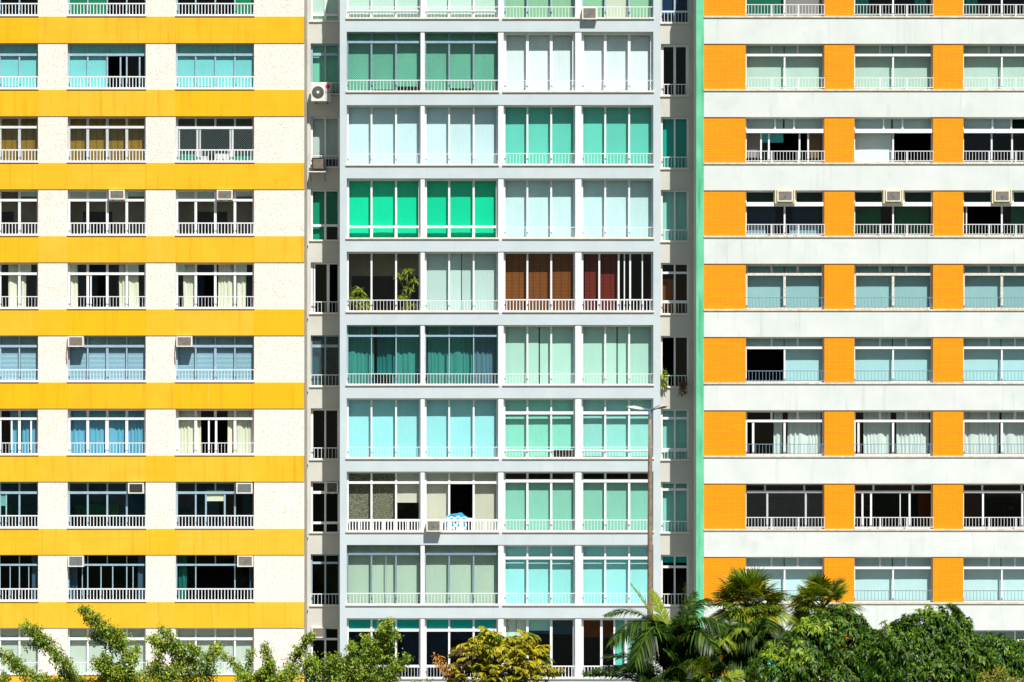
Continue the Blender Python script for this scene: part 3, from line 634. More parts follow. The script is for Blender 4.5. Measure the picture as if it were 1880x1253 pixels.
# ------------------------------------------------------------------ RIGHT building (orange brick, white bands)
YR = -0.3
def Rt(**k):
    d = dict(fw=2.4, mw=3.0, tr=17, tw=4.5, top=Q3, bot=[.5], fm='white', glass='clear', rail='thin'); d.update(k); return d
g_sage = F('#C6DDD0'); g_blue = F('#CBDEE0'); g_slate = F('#A3CACE', 'weave', '#8FB8BE'); g_aqua = F('#C6E8EA'); g_ice = F('#DFF2F3'); g_wcur = F('#E8EFE9'); g_green = F('#1B6B52'); g_dkgr = F('#1E3F38'); g_brown = F('#7C5E34', 'weave', '#5E4524'); g_mauve = F('#9A8F8F'); g_cy = F('#58C4CE'); g_navy = F('#2E4A66'); g_gcur = F('#2F8C70')
def rspec(r, c):
    if r == 0:
        if c == 0: return Rt(rail='rpost', fills=[('blind', g_green, .01, .49, 0, 1, 0), ('blind', g_mauve, .51, .99, 0, 1, 0)])
        return Rt(rail='rpost', glass='smoke', fills=[('curtain', g_gcur, .01, .2, 0, 1, 0, 'green')] + ([('curtain', g_gcur, .78, .98, 0, 1, 0, 'green')] if c == 1 else []))
    if r == 1: return Rt(fills=B(g_sage, 2), rail='rpost')
    if r == 2:
        o = dict(tr=21, tw=3, top=[.38, .62], head=(21, 7.5), rail='rpost')
        if c == 0: return Rt(bot=[.2, .3, .69, .8], **o, fills=B(g_blue, 2, 0, .26, us=[0, .49, .5, 1], skip=(1,)) + [('blind', g_mauve, .02, .19, .26, .85, 0), ('blind', g_cy, .21, .49, .3, .52, 0), ('blind', g_brown, .81, .98, .3, .86, 0)], open=('b2', 'b3'))
        if c == 1: return Rt(**o, fills=B(g_blue, 2, 0, .26, us=[0, .49, .5, 1], skip=(1,)) + [('blind', f_whiteb, .02, .49, .26, 1, 0)], open=('b1',))
        return Rt(bot=[.37, .63], **o, room=(2.4, 'navyw', (.5, .9, .3)), glass='smoke', tglass='clear', fills=[('blind', g_blue, .01, .38, 0, .26, 0), ('blind', g_blue, .39, .62, 0, .26, 0)], open=('t2',))
    if r == 3:
        o = dict(tr=21, tw=3, top=[.37, .64], head=(21, 7.5), rail='rpost', tglass='tealg', open=('t1',))
        f0 = [('blind', g_dkgr, .01, .37, 0, .26, .1), ('blind', g_dkgr, .63, .99, 0, .26, .1)]
        if c == 0: return Rt(**o, glass='blueg', fills=f0 + [('blind', g_navy, .02, .40, .26, 1, .6), ('blind', g_navy, .62, .98, .26, 1, .6), ('blind', greyc, .02, .27, .72, 1, .2), ('blind', greyc, .58, .96, .73, 1, .2)])
        if c == 1: return Rt(**o, glass='greeng', fills=f0 + [('blind', g_green, .02, .36, .26, 1, .3), ('blind', g_green, .55, .97, .26, 1, .3)])
        o['open'] = ('t1', 'b0'); return Rt(**o, glass='greeng', fills=f0 + [('blind', g_green, .64, .97, .26, 1, .3)], xs=((.05, 2),))
    if r == 4: return Rt(fm='oldwhite', fw=4, mw=4.5, tr=16, tw=5, rail='dark', railm='dsteel', glass='clear', fills=B(g_slate, 2, 0, .97), tglass='blueg')
    if r == 5:
        o = dict(rail='dark', railm='dsteel', glass='aqua', tr=17)
        if c == 0: return Rt(**o, fills=[('blind', g_aqua, .01, .495, 0, .2, 0), ('blind', g_aqua, .505, .99, 0, 1, 0)], open=('b0',))
        return Rt(**o, fills=B(g_aqua, 2))
    if r == 6:
        o = dict(fm='white', fw=3.4, mw=4, tr=17, tw=4.5, rail='dark', railm='dsteel')
        if c == 0: return Rt(**o, bot=[.1, .5], fills=[('curtain', g_wcur, .37, .48, 0, 1, 0, 'white'), ('curtain', g_wcur, .55, .97, 0, 1, 0, 'white')], open=('b0',))
        if c == 1: return Rt(**o, bot=[.06, .5], fills=[('curtain', g_wcur, .13, .48, 0, 1, 0, 'white'), ('curtain', g_wcur, .55, .97, 0, 1, 0, 'white')], open=('b0',))
        return Rt(**o, fills=[('curtain', g_wcur, .02, .48, 0, 1, 0, 'white'), ('curtain', g_wcur, .51, .97, 0, 1, 0, 'white')])
    if r == 7:
        if c == 0: return Rt(tr=13, tw=4, room=(1.9, 'brownw', (.3, .75, .3)), top=[.25, .75], bot=[.28, .77], rail='rpost', glass='smoke', net='net', mw=3.4)
        if c == 1: return Rt(tr=13, tw=4, room=(1.7, 'brownw', (.1, .86, .25)), top=[.25, .75], bot=[.11, .22, .71], rail='rpost', glass='smoke', mw=3.4, xs=((.59, 1.6),), open=('b3',))
        return Rt(tr=13, tw=4, room=(1.8, 'brownw', (.28, 1, .3)), top=[.25, .75], bot=[.26, .76], rail='rpost', glass='smoke', mw=3.4)
    if r == 8: return Rt(rail='dark', railm='netw', fills=B(g_ice, 2), glass='aqua', tr=18)
    return Rt(fills=B(g_sage, 3, 0, .22) + [('blind', f_teal, .01, .99, .24, 1, -.08)], rail='thin')
def T_R(r): return 81.2 + 134.55 * (r - 1)
def B_R(r): return 166.0 + 134.5 * (r - 1)
RX = [(1369, 1513.5), (1568.5, 1713), (1768.5, 1913)]
RPX = [1292, 1369, 1513.5, 1568.5, 1713, 1768.5, 1913, 1990]
br = empty('apartment_building', (X(1640, YR), YR, zL0))
tag(br, 'orange brick apartment block with white bands and green corner strip', 'building')
XR0, XR1 = X(1278, YR), X(1990, YR)
ZTR = Z(B_R(-1), YR); zlowR = Z(T_R(10), YR)
for r in range(0, 11):
    zt = Z(B_R(r-1), YR); zb = Z(T_R(r), YR)
    wbox('white_band', M['band'], br, X(1292, YR), XR1, YR - .04, YR + .36, zb, zt - .035, .008)
    wbox('ledge', M['ledge'], br, X(1292, YR) + .001, XR1 - .001, YR - .085, YR + .2, zt - .034, zt + .028)
    if r < 10:
        for i in range(0, len(RPX) - 1, 2):
            wbox('brick_panel', M['brick'], br, X(RPX[i], YR), X(RPX[i+1], YR), YR - .002, YR + .36, Z(B_R(r), YR) + .0285, Z(T_R(r), YR) - .0005)
    wbox('floor_slab', M['infloor'], br, X(1292, YR) + .2, XR1 - .2, YR + .3605, 5.5, zt - .06, zt - .02)
    wbox('ceiling_slab', M['inceil'], br, X(1292, YR) + .2, XR1 - .2, YR + .3605, 5.5, zb, zt - .06)
wbox('green_corner_strip', M['green_wall'], br, XR0, X(1292, YR) - .001, YR - .05, YR + .3, zL0, ZTR)
wbox('side_wall', M['beige'], br, XR0 + .004, X(1292, YR) - .002, YR + .3005, 6.2, zL0, ZTR - .003)
wbox('side_wall', M['side'], br, XR1 - .2, XR1 - .002, YR + .3605, 5.5, zL0, ZTR - .003)
wbox('back_wall', M['inwall'], br, X(1292, YR), XR1, 5.5, 5.75, zL0, ZTR)
wbox('roof', M['band'], br, XR0, XR1, YR - .06, 6.25, ZTR + .002, ZTR + .5)
wbox('ground_wall', M['band'], br, X(1292, YR), XR1, YR + .5, YR + .7, zL0, zlowR)
for i in range(0, len(RPX) - 1, 2): wbox('ground_pier', M['brick'], br, X(RPX[i], YR), X(RPX[i+1], YR), YR, YR + .5, zL0, zlowR)
for r in range(10):
    for i in (2, 4):
        xx = (X(RPX[i], YR) + X(RPX[i+1], YR)) / 2
        wbox('partition_wall', M['inwall'], br, xx - .06, xx + .06, YR + .361, 5.499, Z(B_R(r), YR) - .019, Z(T_R(r), YR) - .001)
CFG_RT = dict(fd=.24, bd=.53, rd=-.01, railx=.02)
for r in range(10):
    for c in range(3):
        window(br, f'{["left","middle","right-edge"][c]} window of orange building, {ORD[r]} row', RX[c][0], RX[c][1], T_R(r), B_R(r) - 1.2, YR, rspec(r, c), CFG_RT)

# ------------------------------------------------------------------ air conditioners
def ac_unit(px0, px1, py0, py1, yfront, depth, label, grille='acg', badge=True, surround=False, casing='acw'):
    s = S * D / (D + yfront); a, b = W(px0, py1, yfront), W(px1, py0, yfront); w, h = b.x-a.x, b.z-a.z
    o = empty('air_conditioner', ((a.x+b.x)/2, yfront, a.z)); loc = WL[o]
    t = .055
    m = MB(); m.box(-w/2, w/2, .02, depth, 0, h)
    for z0, z1, x0, x1 in ((0, t*.8, -w/2, w/2), (h-t*.8, h, -w/2, w/2), (t*.8, h-t*.8, -w/2, -w/2+t), (t*.8, h-t*.8, w/2-t, w/2)): m.box(x0, x1, 0, .0195, z0, z1)
    put('casing', m.mesh('casing'), M[casing], o, loc)
    g = MB(); n = 12; ih = h - 2*t*.8
    for i in range(n): g.box(-w/2+t, w/2-t, .004, .019, t*.8 + ih*i/n + .003, t*.8 + ih*(i+.62)/n)
    for i in range(1, 6): x = -w/2+t+(w-2*t)*i/6; g.box(x-.004, x+.004, .001, .0185, t*.8, h-t*.8)
    put('grille', g.mesh('grille'), M[grille], o, loc)
    if badge: put('badge', cached('badge', lambda: MB().tube([(0, 0, 0), (0, -.012, 0)], .045, 8).mesh('badge')), M['acb'], o, loc + Vector((0, -.001, h/2)))
    f = MB()
    for x in (-w*.3, w*.3): f.box(x-.02, x+.02, .06, depth*.9, -.03, -.001)
    put('support', f.mesh('support'), M['rust'], o, loc)
    if surround:
        q = MB(); p = .085; e = .012
        q.box(-w/2-p, w/2+p, .05, .5, h+e, h+.05); q.box(-w/2-p, w/2+p, .05, .5, -p*.75, -.0315)
        q.box(-w/2-p, -w/2-.03, .052, .5, -.031, h+e); q.box(w/2+.03, w/2+p, .052, .5, -.031, h+e)
        put('surround', q.mesh('surround'), M['cream'], o, loc)
    return tag(o, label, 'air conditioner', 'window air conditioners')
ACL = 'yellow building'
for (x0, x1, y0, y1, g, bd, lb) in (
    (200, 229, 348.8, 366.5, 'acg', True, f'brown-grilled air conditioner in middle window of {ACL}, {ORD[3]} row'),
    (398, 427, 349, 367, 'acg', True, f'brown-grilled air conditioner in right window of {ACL}, {ORD[3]} row'),
    (124.5, 153.5, 617.5, 637, 'acg', False, f'white-cased air conditioner at left corner of middle window, {ACL}, {ORD[5]} row'),
    (323.5, 353, 617.5, 637, 'acg', False, f'white-cased air conditioner at left corner of right window, {ACL}, {ORD[5]} row'),
    (235, 264, 887, 906.5, 'acd', False, f'dark-grilled air conditioner at right corner of middle window, {ACL}, {ORD[7]} row'),
    (433.5, 463.5, 887, 906.5, 'fan', False, f'pale air conditioner at right corner of right window, {ACL}, {ORD[7]} row'),
    (124.5, 153.5, 1020.5, 1041, 'fan', False, f'grey mesh air conditioner at left corner of middle window, {ACL}, {ORD[8]} row'),
    (435.5, 465, 1020.5, 1041, 'acg', True, f'pale air conditioner with badge in right window of {ACL}, {ORD[8]} row')):
    ac_unit(x0, x1, y0, y1, -.12, .55, lb, g, bd)
for x in (122.6, 321.4):
    cb = put('hanging_cable', MB().tube([W(x+1.5, 622, -.06), W(x, 640, -.045), W(x-.8, 655, -.045), W(x+.4, 668, -.045)], .016, 5).mesh('hanging_cable'), M['rust'])
    tag(cb, f'brown cable hanging beside the {"middle" if x < 200 else "right"} window air conditioner, sixth row of yellow building', 'cable')
ac_unit(1068.5, 1096, 13.5, 35.5, -.25, .5, 'white air conditioner jutting over sill of grey building, top right balcony', 'acg', True)
ac_unit(782.5, 809.5, 955.5, 976.5, -.34, .5, 'brown-grilled air conditioner beside the blue checked towel', 'acg', True)
for x, nm in ((1427, 'left'), (1626, 'middle'), (1825.5, 'right-edge')):
    ac_unit(x, x + 29, 350, 370.5, YR - .10, .5, f'air conditioner in cream surround, {nm} window of orange building, {ORD[3]} row', 'acg', True, True)
ac_unit(572.5, 596, 290, 311.5, RY - .42, .42, 'dark rusty air conditioner on bracket in shaded left recess', 'acg', False, casing='acd')
ac_unit(598, 621, 885, 905.5, RY - .02, .4, 'shaded air conditioner in left recess window, eighth row', 'acd', False)
ac_unit(571.5, 596, 1152, 1171.5, RY - .1, .4, 'white air conditioner in left recess window just above the trees', 'acg', False)
sh = empty('bracket_shelf', W(584, 334, RY)); zsh = Z(315.5, RY - .2) - WL[sh].z
put('shelf_board', MB().box(-.34, .34, -.48, 0, zsh - .04, zsh).mesh('shelf_board'), M['acw'], sh, WL[sh])
for q in (-1, 1): put('strut', MB().tube([(q*.29, 0, .02), (q*.29, -.44, zsh - .05)], .014, 6).mesh('strut'), M['rust'], sh, WL[sh])
tag(sh, 'white shelf on rusty struts under the dark air conditioner', 'shelf')
# outdoor condenser with round fan guard
def condenser():
    yf = RY - .62; a, b = W(571, 186.5, yf), W(607.5, 151.5, yf); w, h = b.x-a.x, b.z-a.z
    o = empty('outdoor_condenser', ((a.x+b.x)/2, yf, a.z)); loc = WL[o]
    put('casing', bevelbox(w, .32, h, .018), M['acw'], o, loc)
    put('side_panel', MB().box(w/2 - w*.29, w/2 - .012, -.006, .002, .015, h - .015).mesh('side_panel'), M['lamp'], o, loc)
    cx, cz, R = -w/2 + w*.35, h*.48, h*.31
    put('fan_opening', MB().tube([(cx, .004, cz), (cx, -.004, cz)], R, 28).mesh('fan_opening'), M['acd'], o, loc)
    g = MB()
    for k in range(5):
        rr = R * (k + 1) / 5; pts = [(cx + rr*math.cos(t), -.014, cz + rr*math.sin(t)) for t in [i*2*math.pi/24 for i in range(25)]]
        g.tube(pts, .008, 4, False)
    for k in range(16):
        t = k*math.pi/8; g.tube([(cx + .05*math.cos(t), -.018, cz + .05*math.sin(t)), (cx + R*math.cos(t), -.016, cz + R*math.sin(t))], .007, 4)
    put('fan_guard', g.mesh('fan_guard'), M['fan'], o, loc)
    put('hub', MB().tube([(cx, -.012, cz), (cx, -.03, cz)], .055, 16).mesh('hub'), M['white'], o, loc)
    lx = w/2 - w*.155
    put('round_mark', MB().tube([(lx, -.006, h*.78), (lx, -.014, h*.78)], .095, 20).mesh('round_mark'), M['red'], o, loc)
    tc = bpy.data.curves.new('lettering', 'FONT'); tc.body = 'LG'; tc.size = .17; tc.align_x = 'CENTER'; tc.extrude = .002
    to = bpy.data.objects.new('lettering', tc); C.objects.link(to)
    me = bpy.data.meshes.new_from_object(to.evaluated_get(bpy.context.evaluated_depsgraph_get())); bpy.data.objects.remove(to)
    put('lettering', me, M['ink'], o, loc + Vector((lx, -.012, h*.44)), (math.pi/2, 0, 0))
    for q in (-1, 1): put('bracket', MB().box(q*w*.3-.02, q*w*.3+.02, .0, .6, -.06, -.003).mesh('bracket'), M['rust'], o, loc)
    tag(o, 'white outdoor air-conditioning unit with round fan on recess wall', 'air conditioner')
condenser()

# ------------------------------------------------------------------ things on and behind the balconies
def cloth_towel():
    sp = S; yr = .15; a = W(820, 973, yr); b = W(857, 950, yr); w, h = b.x - a.x, b.z - a.z
    v = []; f = []; nx = 14; prof = [(-.02, 0), (-.025, h*.5), (-.03, h*.9), (-.03, h+.012), (.01, h+.03), (.04, h+.012), (.05, h*.85), (.06, h*.6)]
    for i in range(nx+1):
        x = w*i/nx
        for j, (y, z) in enumerate(prof):
            v.append((a.x + x, yr + y - .012*math.sin(x*16) , a.z + z + (.03*math.sin(x*9) if j == 0 else .02*math.sin(x*14+1)*(j in (3,4,5)) + .01)))
    n = len(prof)
    for i in range(nx):
        for j in range(n-1): k = i*n+j; f.append((k, k+n, k+n+1, k+1))
    # bundle piled on the rail
    m = bpy.data.meshes.new('towel'); v = [(p[0]-a.x, p[1]-yr, p[2]-a.z) for p in v]; m.from_pydata(v, [], f); m.update(); m.polygons.foreach_set('use_smooth', [True]*len(f))
    o = put('towel', m, F('#3FA9D8', 'check', '#EAF3F6'), None, (a.x, yr, a.z))
    tag(o, 'blue and white checked towel draped over the white balcony railing', 'towel')
    import bmesh
    bm = bmesh.new(); bmesh.ops.create_icosphere(bm, subdivisions=3, radius=1)
    for q in bm.verts:
        n3 = .25*math.sin(q.co.x*5+1)*math.cos(q.co.y*4) + .15*math.sin(q.co.x*11+q.co.z*6)
        q.co = Vector((q.co.x*.42, q.co.y*.13, max(-.02, q.co.z*.17*(1+n3) - .06*q.co.x)))
    m2 = bpy.data.meshes.new('laundry'); bm.to_mesh(m2); bm.free(); m2.polygons.foreach_set('use_smooth', [True]*len(m2.polygons))
    o2 = put('laundry_bundle', m2, F('#3E9FD0'), None, (X(843), .26, Z(950.5, .3)))
    tag(o2, 'crumpled pale blue laundry heaped on window ledge above the checked towel', 'laundry')
    put('ledge_board', MB().box(-.6, .6, -.1, .12, -.06, -.021).mesh('ledge_board'), M['white'], o2, WL[o2])
cloth_towel()
def table(px0, px1, py, y, zfloor):
    a, b = W(px0, py, y), W(px1, py, y); w = b.x - a.x; o = empty('small_table', ((a.x+b.x)/2, y, zfloor)); h = a.z - zfloor
    put('table_top', bevelbox(w, .7, .04, .01), M['table'], o, WL[o] + Vector((0, 0, h - .04)))
    for sx in (-1, 1):
        for yy in (.06, .6): put('leg', cached(('leg', round(h,3)), lambda: MB().tube([(0,0,0),(0,0,h-.041)], .018, 6).mesh('leg')), M['table'], o, WL[o] + Vector((sx*w*.42, yy, 0)))
    tag(o, 'small white table behind the sea-green curtained balcony railing', 'table')
table(684, 724, 686, .36, Z(B_C(5)) - .019)

def mesh_np(name, V, T, smooth=False):
    m = bpy.data.meshes.new(name); V = np.asarray(V, np.float32); T = np.asarray(T, np.int32)
    m.vertices.add(len(V)); m.vertices.foreach_set('co', V.ravel())
    m.loops.add(T.size); m.loops.foreach_set('vertex_index', T.ravel())
    m.polygons.add(len(T)); m.polygons.foreach_set('loop_start', np.arange(0, T.size, 3, dtype=np.int32))
    if smooth: m.polygons.foreach_set('use_smooth', np.ones(len(T), bool))
    m.update(calc_edges=True); return m
def unit(a): return a / np.maximum(np.linalg.norm(a, axis=1, keepdims=True), 1e-9)
def blades(P, Dr, N, Ln, Wd, droop=0.0, segs=2, peak=.45):
    """tapered leaves; P base, Dr direction, N up side; arrays (n,3) / (n,)"""
    P, Dr, N = np.asarray(P, float), unit(np.asarray(Dr, float)), np.asarray(N, float)
    n = len(P); Ln = np.broadcast_to(Ln, n)[:, None]; Wd = np.broadcast_to(Wd, n)[:, None]; droop = np.broadcast_to(droop, n)[:, None]
    sd = unit(np.cross(Dr, N)); up = unit(np.cross(sd, Dr)); vs = []; dn = np.array([[0, 0, -1.0]])
    ts = np.linspace(0, 1, segs + 1)
    for t in ts:
        c = P + Dr * Ln * t + dn * droop * Ln * t * t
        if t in (0.0, 1.0): vs.append(c)
        else:
            pr = (t/peak)**.6 if t < peak else ((1-t)/(1-peak))**.7
            vs.append(c + sd * Wd/2 * pr + up * Wd * .12); vs.append(c - sd * Wd/2 * pr + up * Wd * .12)
    k = len(vs); V = np.stack(vs, 1).reshape(-1, 3); T = [(0, 1, 2)]
    for i in range(segs - 2):
        a = 1 + 2*i; T += [(a, a+2, a+3), (a, a+3, a+1)]
    T.append((k-3, k-1, k-2)); T = np.array(T)
    return V, (T[None] + (np.arange(n) * k)[:, None, None]).reshape(-1, 3)
def join(parts):
    off = 0; Vs = []; Ts = []
    for V, T in parts: Vs.append(V); Ts.append(T + off); off += len(V)
    return np.concatenate(Vs), np.concatenate(Ts)
def rdir(n): return unit(rng.normal(size=(n, 3)))
LEAF = {
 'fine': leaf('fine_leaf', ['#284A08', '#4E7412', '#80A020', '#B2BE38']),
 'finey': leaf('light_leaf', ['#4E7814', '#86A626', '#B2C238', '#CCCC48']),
 'gold': leaf('golden_leaf', ['#4A5208', '#8C9010', '#C4B41A', '#E2CC28', '#A8A818']),
 'maroon': leaf('maroon_leaf', ['#2E2A12', '#57401A', '#7A5A22', '#4C5A1C']),
 'orange': leaf('orange_leaf', ['#A86A1E', '#CF8A2C', '#E0A848', '#B4A030']),
 'mango': leaf('mango_leaf', ['#122B04', '#295009', '#4C7612', '#88A22E'], 0.45, .2, .22),
 'mangoy': leaf('young_mango_leaf', ['#6E9420', '#93AC2C', '#B3C03C']),
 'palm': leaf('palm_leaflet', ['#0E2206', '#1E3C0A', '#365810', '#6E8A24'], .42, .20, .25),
 'palmy': leaf('sunlit_palm_leaflet', ['#6E8A1E', '#95A62A', '#B8BC40']),  # sunlit tone put into the leaf colour; yellow-green plants share it
 'fanp': leaf('fan_palm_leaf', ['#304A08', '#5E780E', '#94981A', '#CCB830'], .42, .28, .3),
 'croton': leaf('croton_leaf', ['#3E6412', '#6E8A1C', '#A8A02C', '#C08A30']),
}
# indoor plants on the fourth-row balcony and recess ledge
def potted(px, pybase, y, zfloor, h, spread, n, label, mat='palmy', tufts=None):
    o = empty('potted_plant', (X(px, y), y, zfloor)); L0 = WL[o]
    put('pot', MB().tube([(0,0,0), (0,0,.28)], [.13, .18], 14).mesh('pot'), M['pot'], o, L0)
    m = MB(); parts = []
    for (dx, dz) in tufts:
        m.tube([(0, 0, .25), (dx*.4, 0, .25 + (dz-.25)*.6), (dx, 0, dz)], [.015, .012, .007], 5)
        k = n; dr = rdir(k); dr[:, 2] = dr[:, 2]*.5 + .15; dr[:, 1] -= .3
        parts.append(blades(np.tile([dx, 0, dz], (k, 1)), dr, np.tile([0, -.3, 1.], (k, 1)), rng.uniform(.2, .42, k)*spread, rng.uniform(.045, .07, k), .45, 3))
    put('stem', m.mesh('stem'), M['twig'], o, L0); V, T = join(parts)
    put('foliage', mesh_np('foliage', V, T), LEAF[mat], o, L0)
    return tag(o, label, 'plant')
zf4 = Z(B_C(4)) - .019
potted(658, 0, .44, zf4, 1, 1.15, 60, 'yellow-green potted palm at left of the open balcony', 'palmy', [(0, .95), (-.2, .65), (.22, .6), (-.05, .45), (.3, .35)])
potted(746, 0, .46, zf4, 1, .95, 48, 'tall leafy houseplant at right of the open balcony', 'palmy', [(.05, 1.75), (-.25, 1.5), (.3, 1.35), (.1, 1.0), (-.15, .7), (.15, .35), (0, .2)])
def hanging(px, py, y, label, mat, drop, n, spread):
    o = empty('balcony_plant', W(px, py, y)); L0 = WL[o]; k = n
    put('planter', MB().box(-.14, .14, -.09, .09, -.15, 0).mesh('planter'), M['pot'], o, L0)
    P = np.c_[rng.uniform(-.13, .13, k), rng.uniform(-.12, .02, k), rng.uniform(-drop, .5 if drop < .3 else .06, k)]
    dr = rdir(k); dr[:, 1] -= .5
    V, T = blades(P, dr, np.tile([0, -.4, 1.], (k, 1)), rng.uniform(.08, .2, k)*spread, rng.uniform(.025, .05, k), .5, 2)
    put('foliage', mesh_np('foliage', V, T), LEAF[mat], o, L0); return tag(o, label, 'plant')
hanging(1217.5, 700, RY - .12, 'yellow-green plant climbing the recess window railing', 'finey', .25, 150, 1)
hanging(1253, 702, RY - .14, 'dark trailing plant hanging from the recess window sill', 'maroon', .5, 150, 1)

# ------------------------------------------------------------------ street lamp
def lamp():
    y = -28.0; base = W(1193.5, 1000, y); base.z = 0.0
    o = empty('street_lamp', base); zt = Z(752, y)
    def zz(p): return Z(p, y)
    put('pole', MB().tube([(0,0,0), (0,0,1.2), (0,0,zz(1080)), (0,0,zz(850)), (.0,0,zz(764))], [.16, .125, .093, .072, .048], 16).mesh('pole', True), M['pole'], o, base)
    put('base_plate', MB().box(-.25, .25, -.25, .25, 0, .03).mesh('base_plate'), M['acd'], o, base)
    put('collar', MB().tube([(0,0,zz(768)), (0,0,zz(750.5))], [.062, .058], 14).mesh('collar'), M['pole_top'], o, base)
    def head(dx, dy, dz, L, w, nm):
        d = Vector((dx, dy, dz)).normalized(); sd = d.cross(Vector((0,0,1))).normalized(); up = sd.cross(d)
        p0 = Vector((0, 0, zz(753.5)))
        arm = put('arm', MB().tube([p0, p0 + d*.30], [.035, .032], 10).mesh('arm'), M['pole_top'], o, base)
        m = MB(); st = [(.22, .06, .05), (.34, w*.8, .085), (.55, w, .10), (L*.9, w, .07), (L, w*.75, .04)]; idx = []
        for (t, ww, hh) in st:
            c = p0 + d*t; i = len(m.v); idx.append(i)
            for a, b in ((-1, -.35), (1, -.35), (.75, .65), (-.75, .65)): m.v.append(tuple(c + sd*a*ww/2 + up*b*hh))
        for i, j in zip(idx, idx[1:]):
            for k in range(4): m.f.append((i+k, i+(k+1)%4, j+(k+1)%4, j+k))
        m.f.append(tuple(idx[0]+k for k in (3,2,1,0))); m.f.append(tuple(idx[-1]+k for k in range(4)))
        hd = put('lamp_head', m.mesh('lamp_head'), M['lamp'], o, base)
        q = MB(); c0, c1 = p0 + d*.4, p0 + d*(L*.88)
        for off in (-.037, -.048): 
            i = len(q.v); q.v += [tuple(c0 - sd*w*.4 + up*off), tuple(c0 + sd*w*.4 + up*off), tuple(c1 + sd*w*.4 + up*off), tuple(c1 - sd*w*.4 + up*off)]
        q.f += [(0,1,2,3), (7,6,5,4), (0,4,5,1), (1,5,6,2), (2,6,7,3), (3,7,4,0)]
        put('lens', q.mesh('lens'), M['lens'], hd, base)
        fn = MB()
        for t in (.45, .52, .59): c = p0 + d*t + up*.065; fn.tube([c - sd*w*.3, c + sd*w*.3], .012, 5)
        put('fin', fn.mesh('fin'), M['lamp'], hd, base)
    head(-1, -.25, .14, .80, .30, 'a'); head(.75, -.75, .22, .72, .30, 'b')
    tag(o, 'tall weathered street lamp with two flat heads before grey building', 'street lamp')
lamp()

# ------------------------------------------------------------------ small-leaved trees
def px_k(Y): return (D + Y) / D / S
def spray_tree(label, Y, trunk_px, limbs, leaf_len=5.2, dens=1.0, mat='fine', mat2='finey'):
    """limbs: list of polylines [(px, py, radius_px), ...]; leaves fill a ragged sleeve round each"""
    k = px_k(Y); base = W(trunk_px, 1300, Y); base.z = 0.0; o = empty('leafy_tree', base); tr = MB(); P1 = []; P2 = []
    nodes = []; ztop = Z(1285, Y); fork = Vector((base.x, Y, ztop - 1.0))
    tr.tube([(0,0,0), (.05, 0, 1.0), (-.06, .05, fork.z*.55), (0,0,fork.z)], [.24, .17, .14, .12], 10)
    lb = MB()
    for pl in limbs:
        lite = len(pl[0]) > 3
        pts = [W(p[0], p[1], Y + random.uniform(-.5, .5)) for p in pl]; rad = [p[2]*k for p in pl]
        if pl[0][1] > 1240 or not nodes: root = [fork - base, (fork*.45 + pts[0]*.55) - base]; rr_ = [.06, .04]
        else: q = min(nodes, key=lambda v: (v - pts[0]).length); root = [q - base]; rr_ = [.014]
        lb.tube(root + [p - base for p in pts], rr_ + [max(.006, (.026 if len(root) > 1 else .012)*(1 - i/len(pts))) for i in range(len(pts))], 6)
        nodes += pts
        for a, b, ra, rb in zip(pts, pts[1:], rad, rad[1:]):
            L_ = (b-a).length; n = int(dens * 50 * (L_/k) * (ra+rb)/2/k / 60) + 6
            # clumps: small tufts with gaps between them
            nc = max(2, int(n/7)); t = rng.uniform(0, 1, nc); rr = (ra + (rb-ra)*t)
            cen = np.array(a)[None] + (np.array(b)-np.array(a))[None]*t[:, None] + rdir(nc)*np.c_[rr, rr*1.3, rr]*np.cbrt(rng.uniform(.05, 1.25, nc))[:, None]
            for c in cen:
                lb.tube([(Vector(a) + (Vector(b)-Vector(a))*float(rng.uniform(0,1))) - base, Vector(c) - base], [.008, .004], 3, False) if rng.uniform() < .35 else None
                q = int(rng.integers(6, 13)); pp = c[None] + rng.normal(size=(q, 3))*3.6*k
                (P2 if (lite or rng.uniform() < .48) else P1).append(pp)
    for pl in limbs:                                        # stray twigs that break the outline
        for (p, q) in zip(pl, pl[1:]):
            for _ in range(2):
                u = random.random(); px, py, r_ = p[0]+(q[0]-p[0])*u, p[1]+(q[1]-p[1])*u, p[2]+(q[2]-p[2])*u; an = random.uniform(-2.6, .3); yy = Y + random.uniform(-.4, .4)
                a = W(px, py, yy); b = W(px + math.cos(an)*(r_*random.uniform(1.1, 1.7) + 3), py + math.sin(an)*(r_*random.uniform(1.1, 1.7) + 3), yy)
                lb.tube([a - base, b - base], [.008, .003], 3, False)
                for t in (.6, .8, 1.0): P2.append(np.array(a + (b-a)*t)[None] + rng.normal(size=(4, 3))*2.0*k)
    put('trunk', tr.mesh('trunk', True), M['bark'], o, base); put('limbs', lb.mesh('limbs', True), M['twig'], o, base)['kind'] = 'stuff'
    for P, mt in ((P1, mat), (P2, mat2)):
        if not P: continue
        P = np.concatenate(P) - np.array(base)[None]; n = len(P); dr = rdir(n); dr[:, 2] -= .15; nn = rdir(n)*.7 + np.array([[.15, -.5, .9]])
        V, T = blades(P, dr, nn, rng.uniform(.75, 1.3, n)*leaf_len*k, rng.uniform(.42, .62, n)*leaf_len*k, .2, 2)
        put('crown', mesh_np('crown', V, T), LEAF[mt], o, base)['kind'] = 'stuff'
    tag(o, label, 'tree', 'trees in front of the buildings')
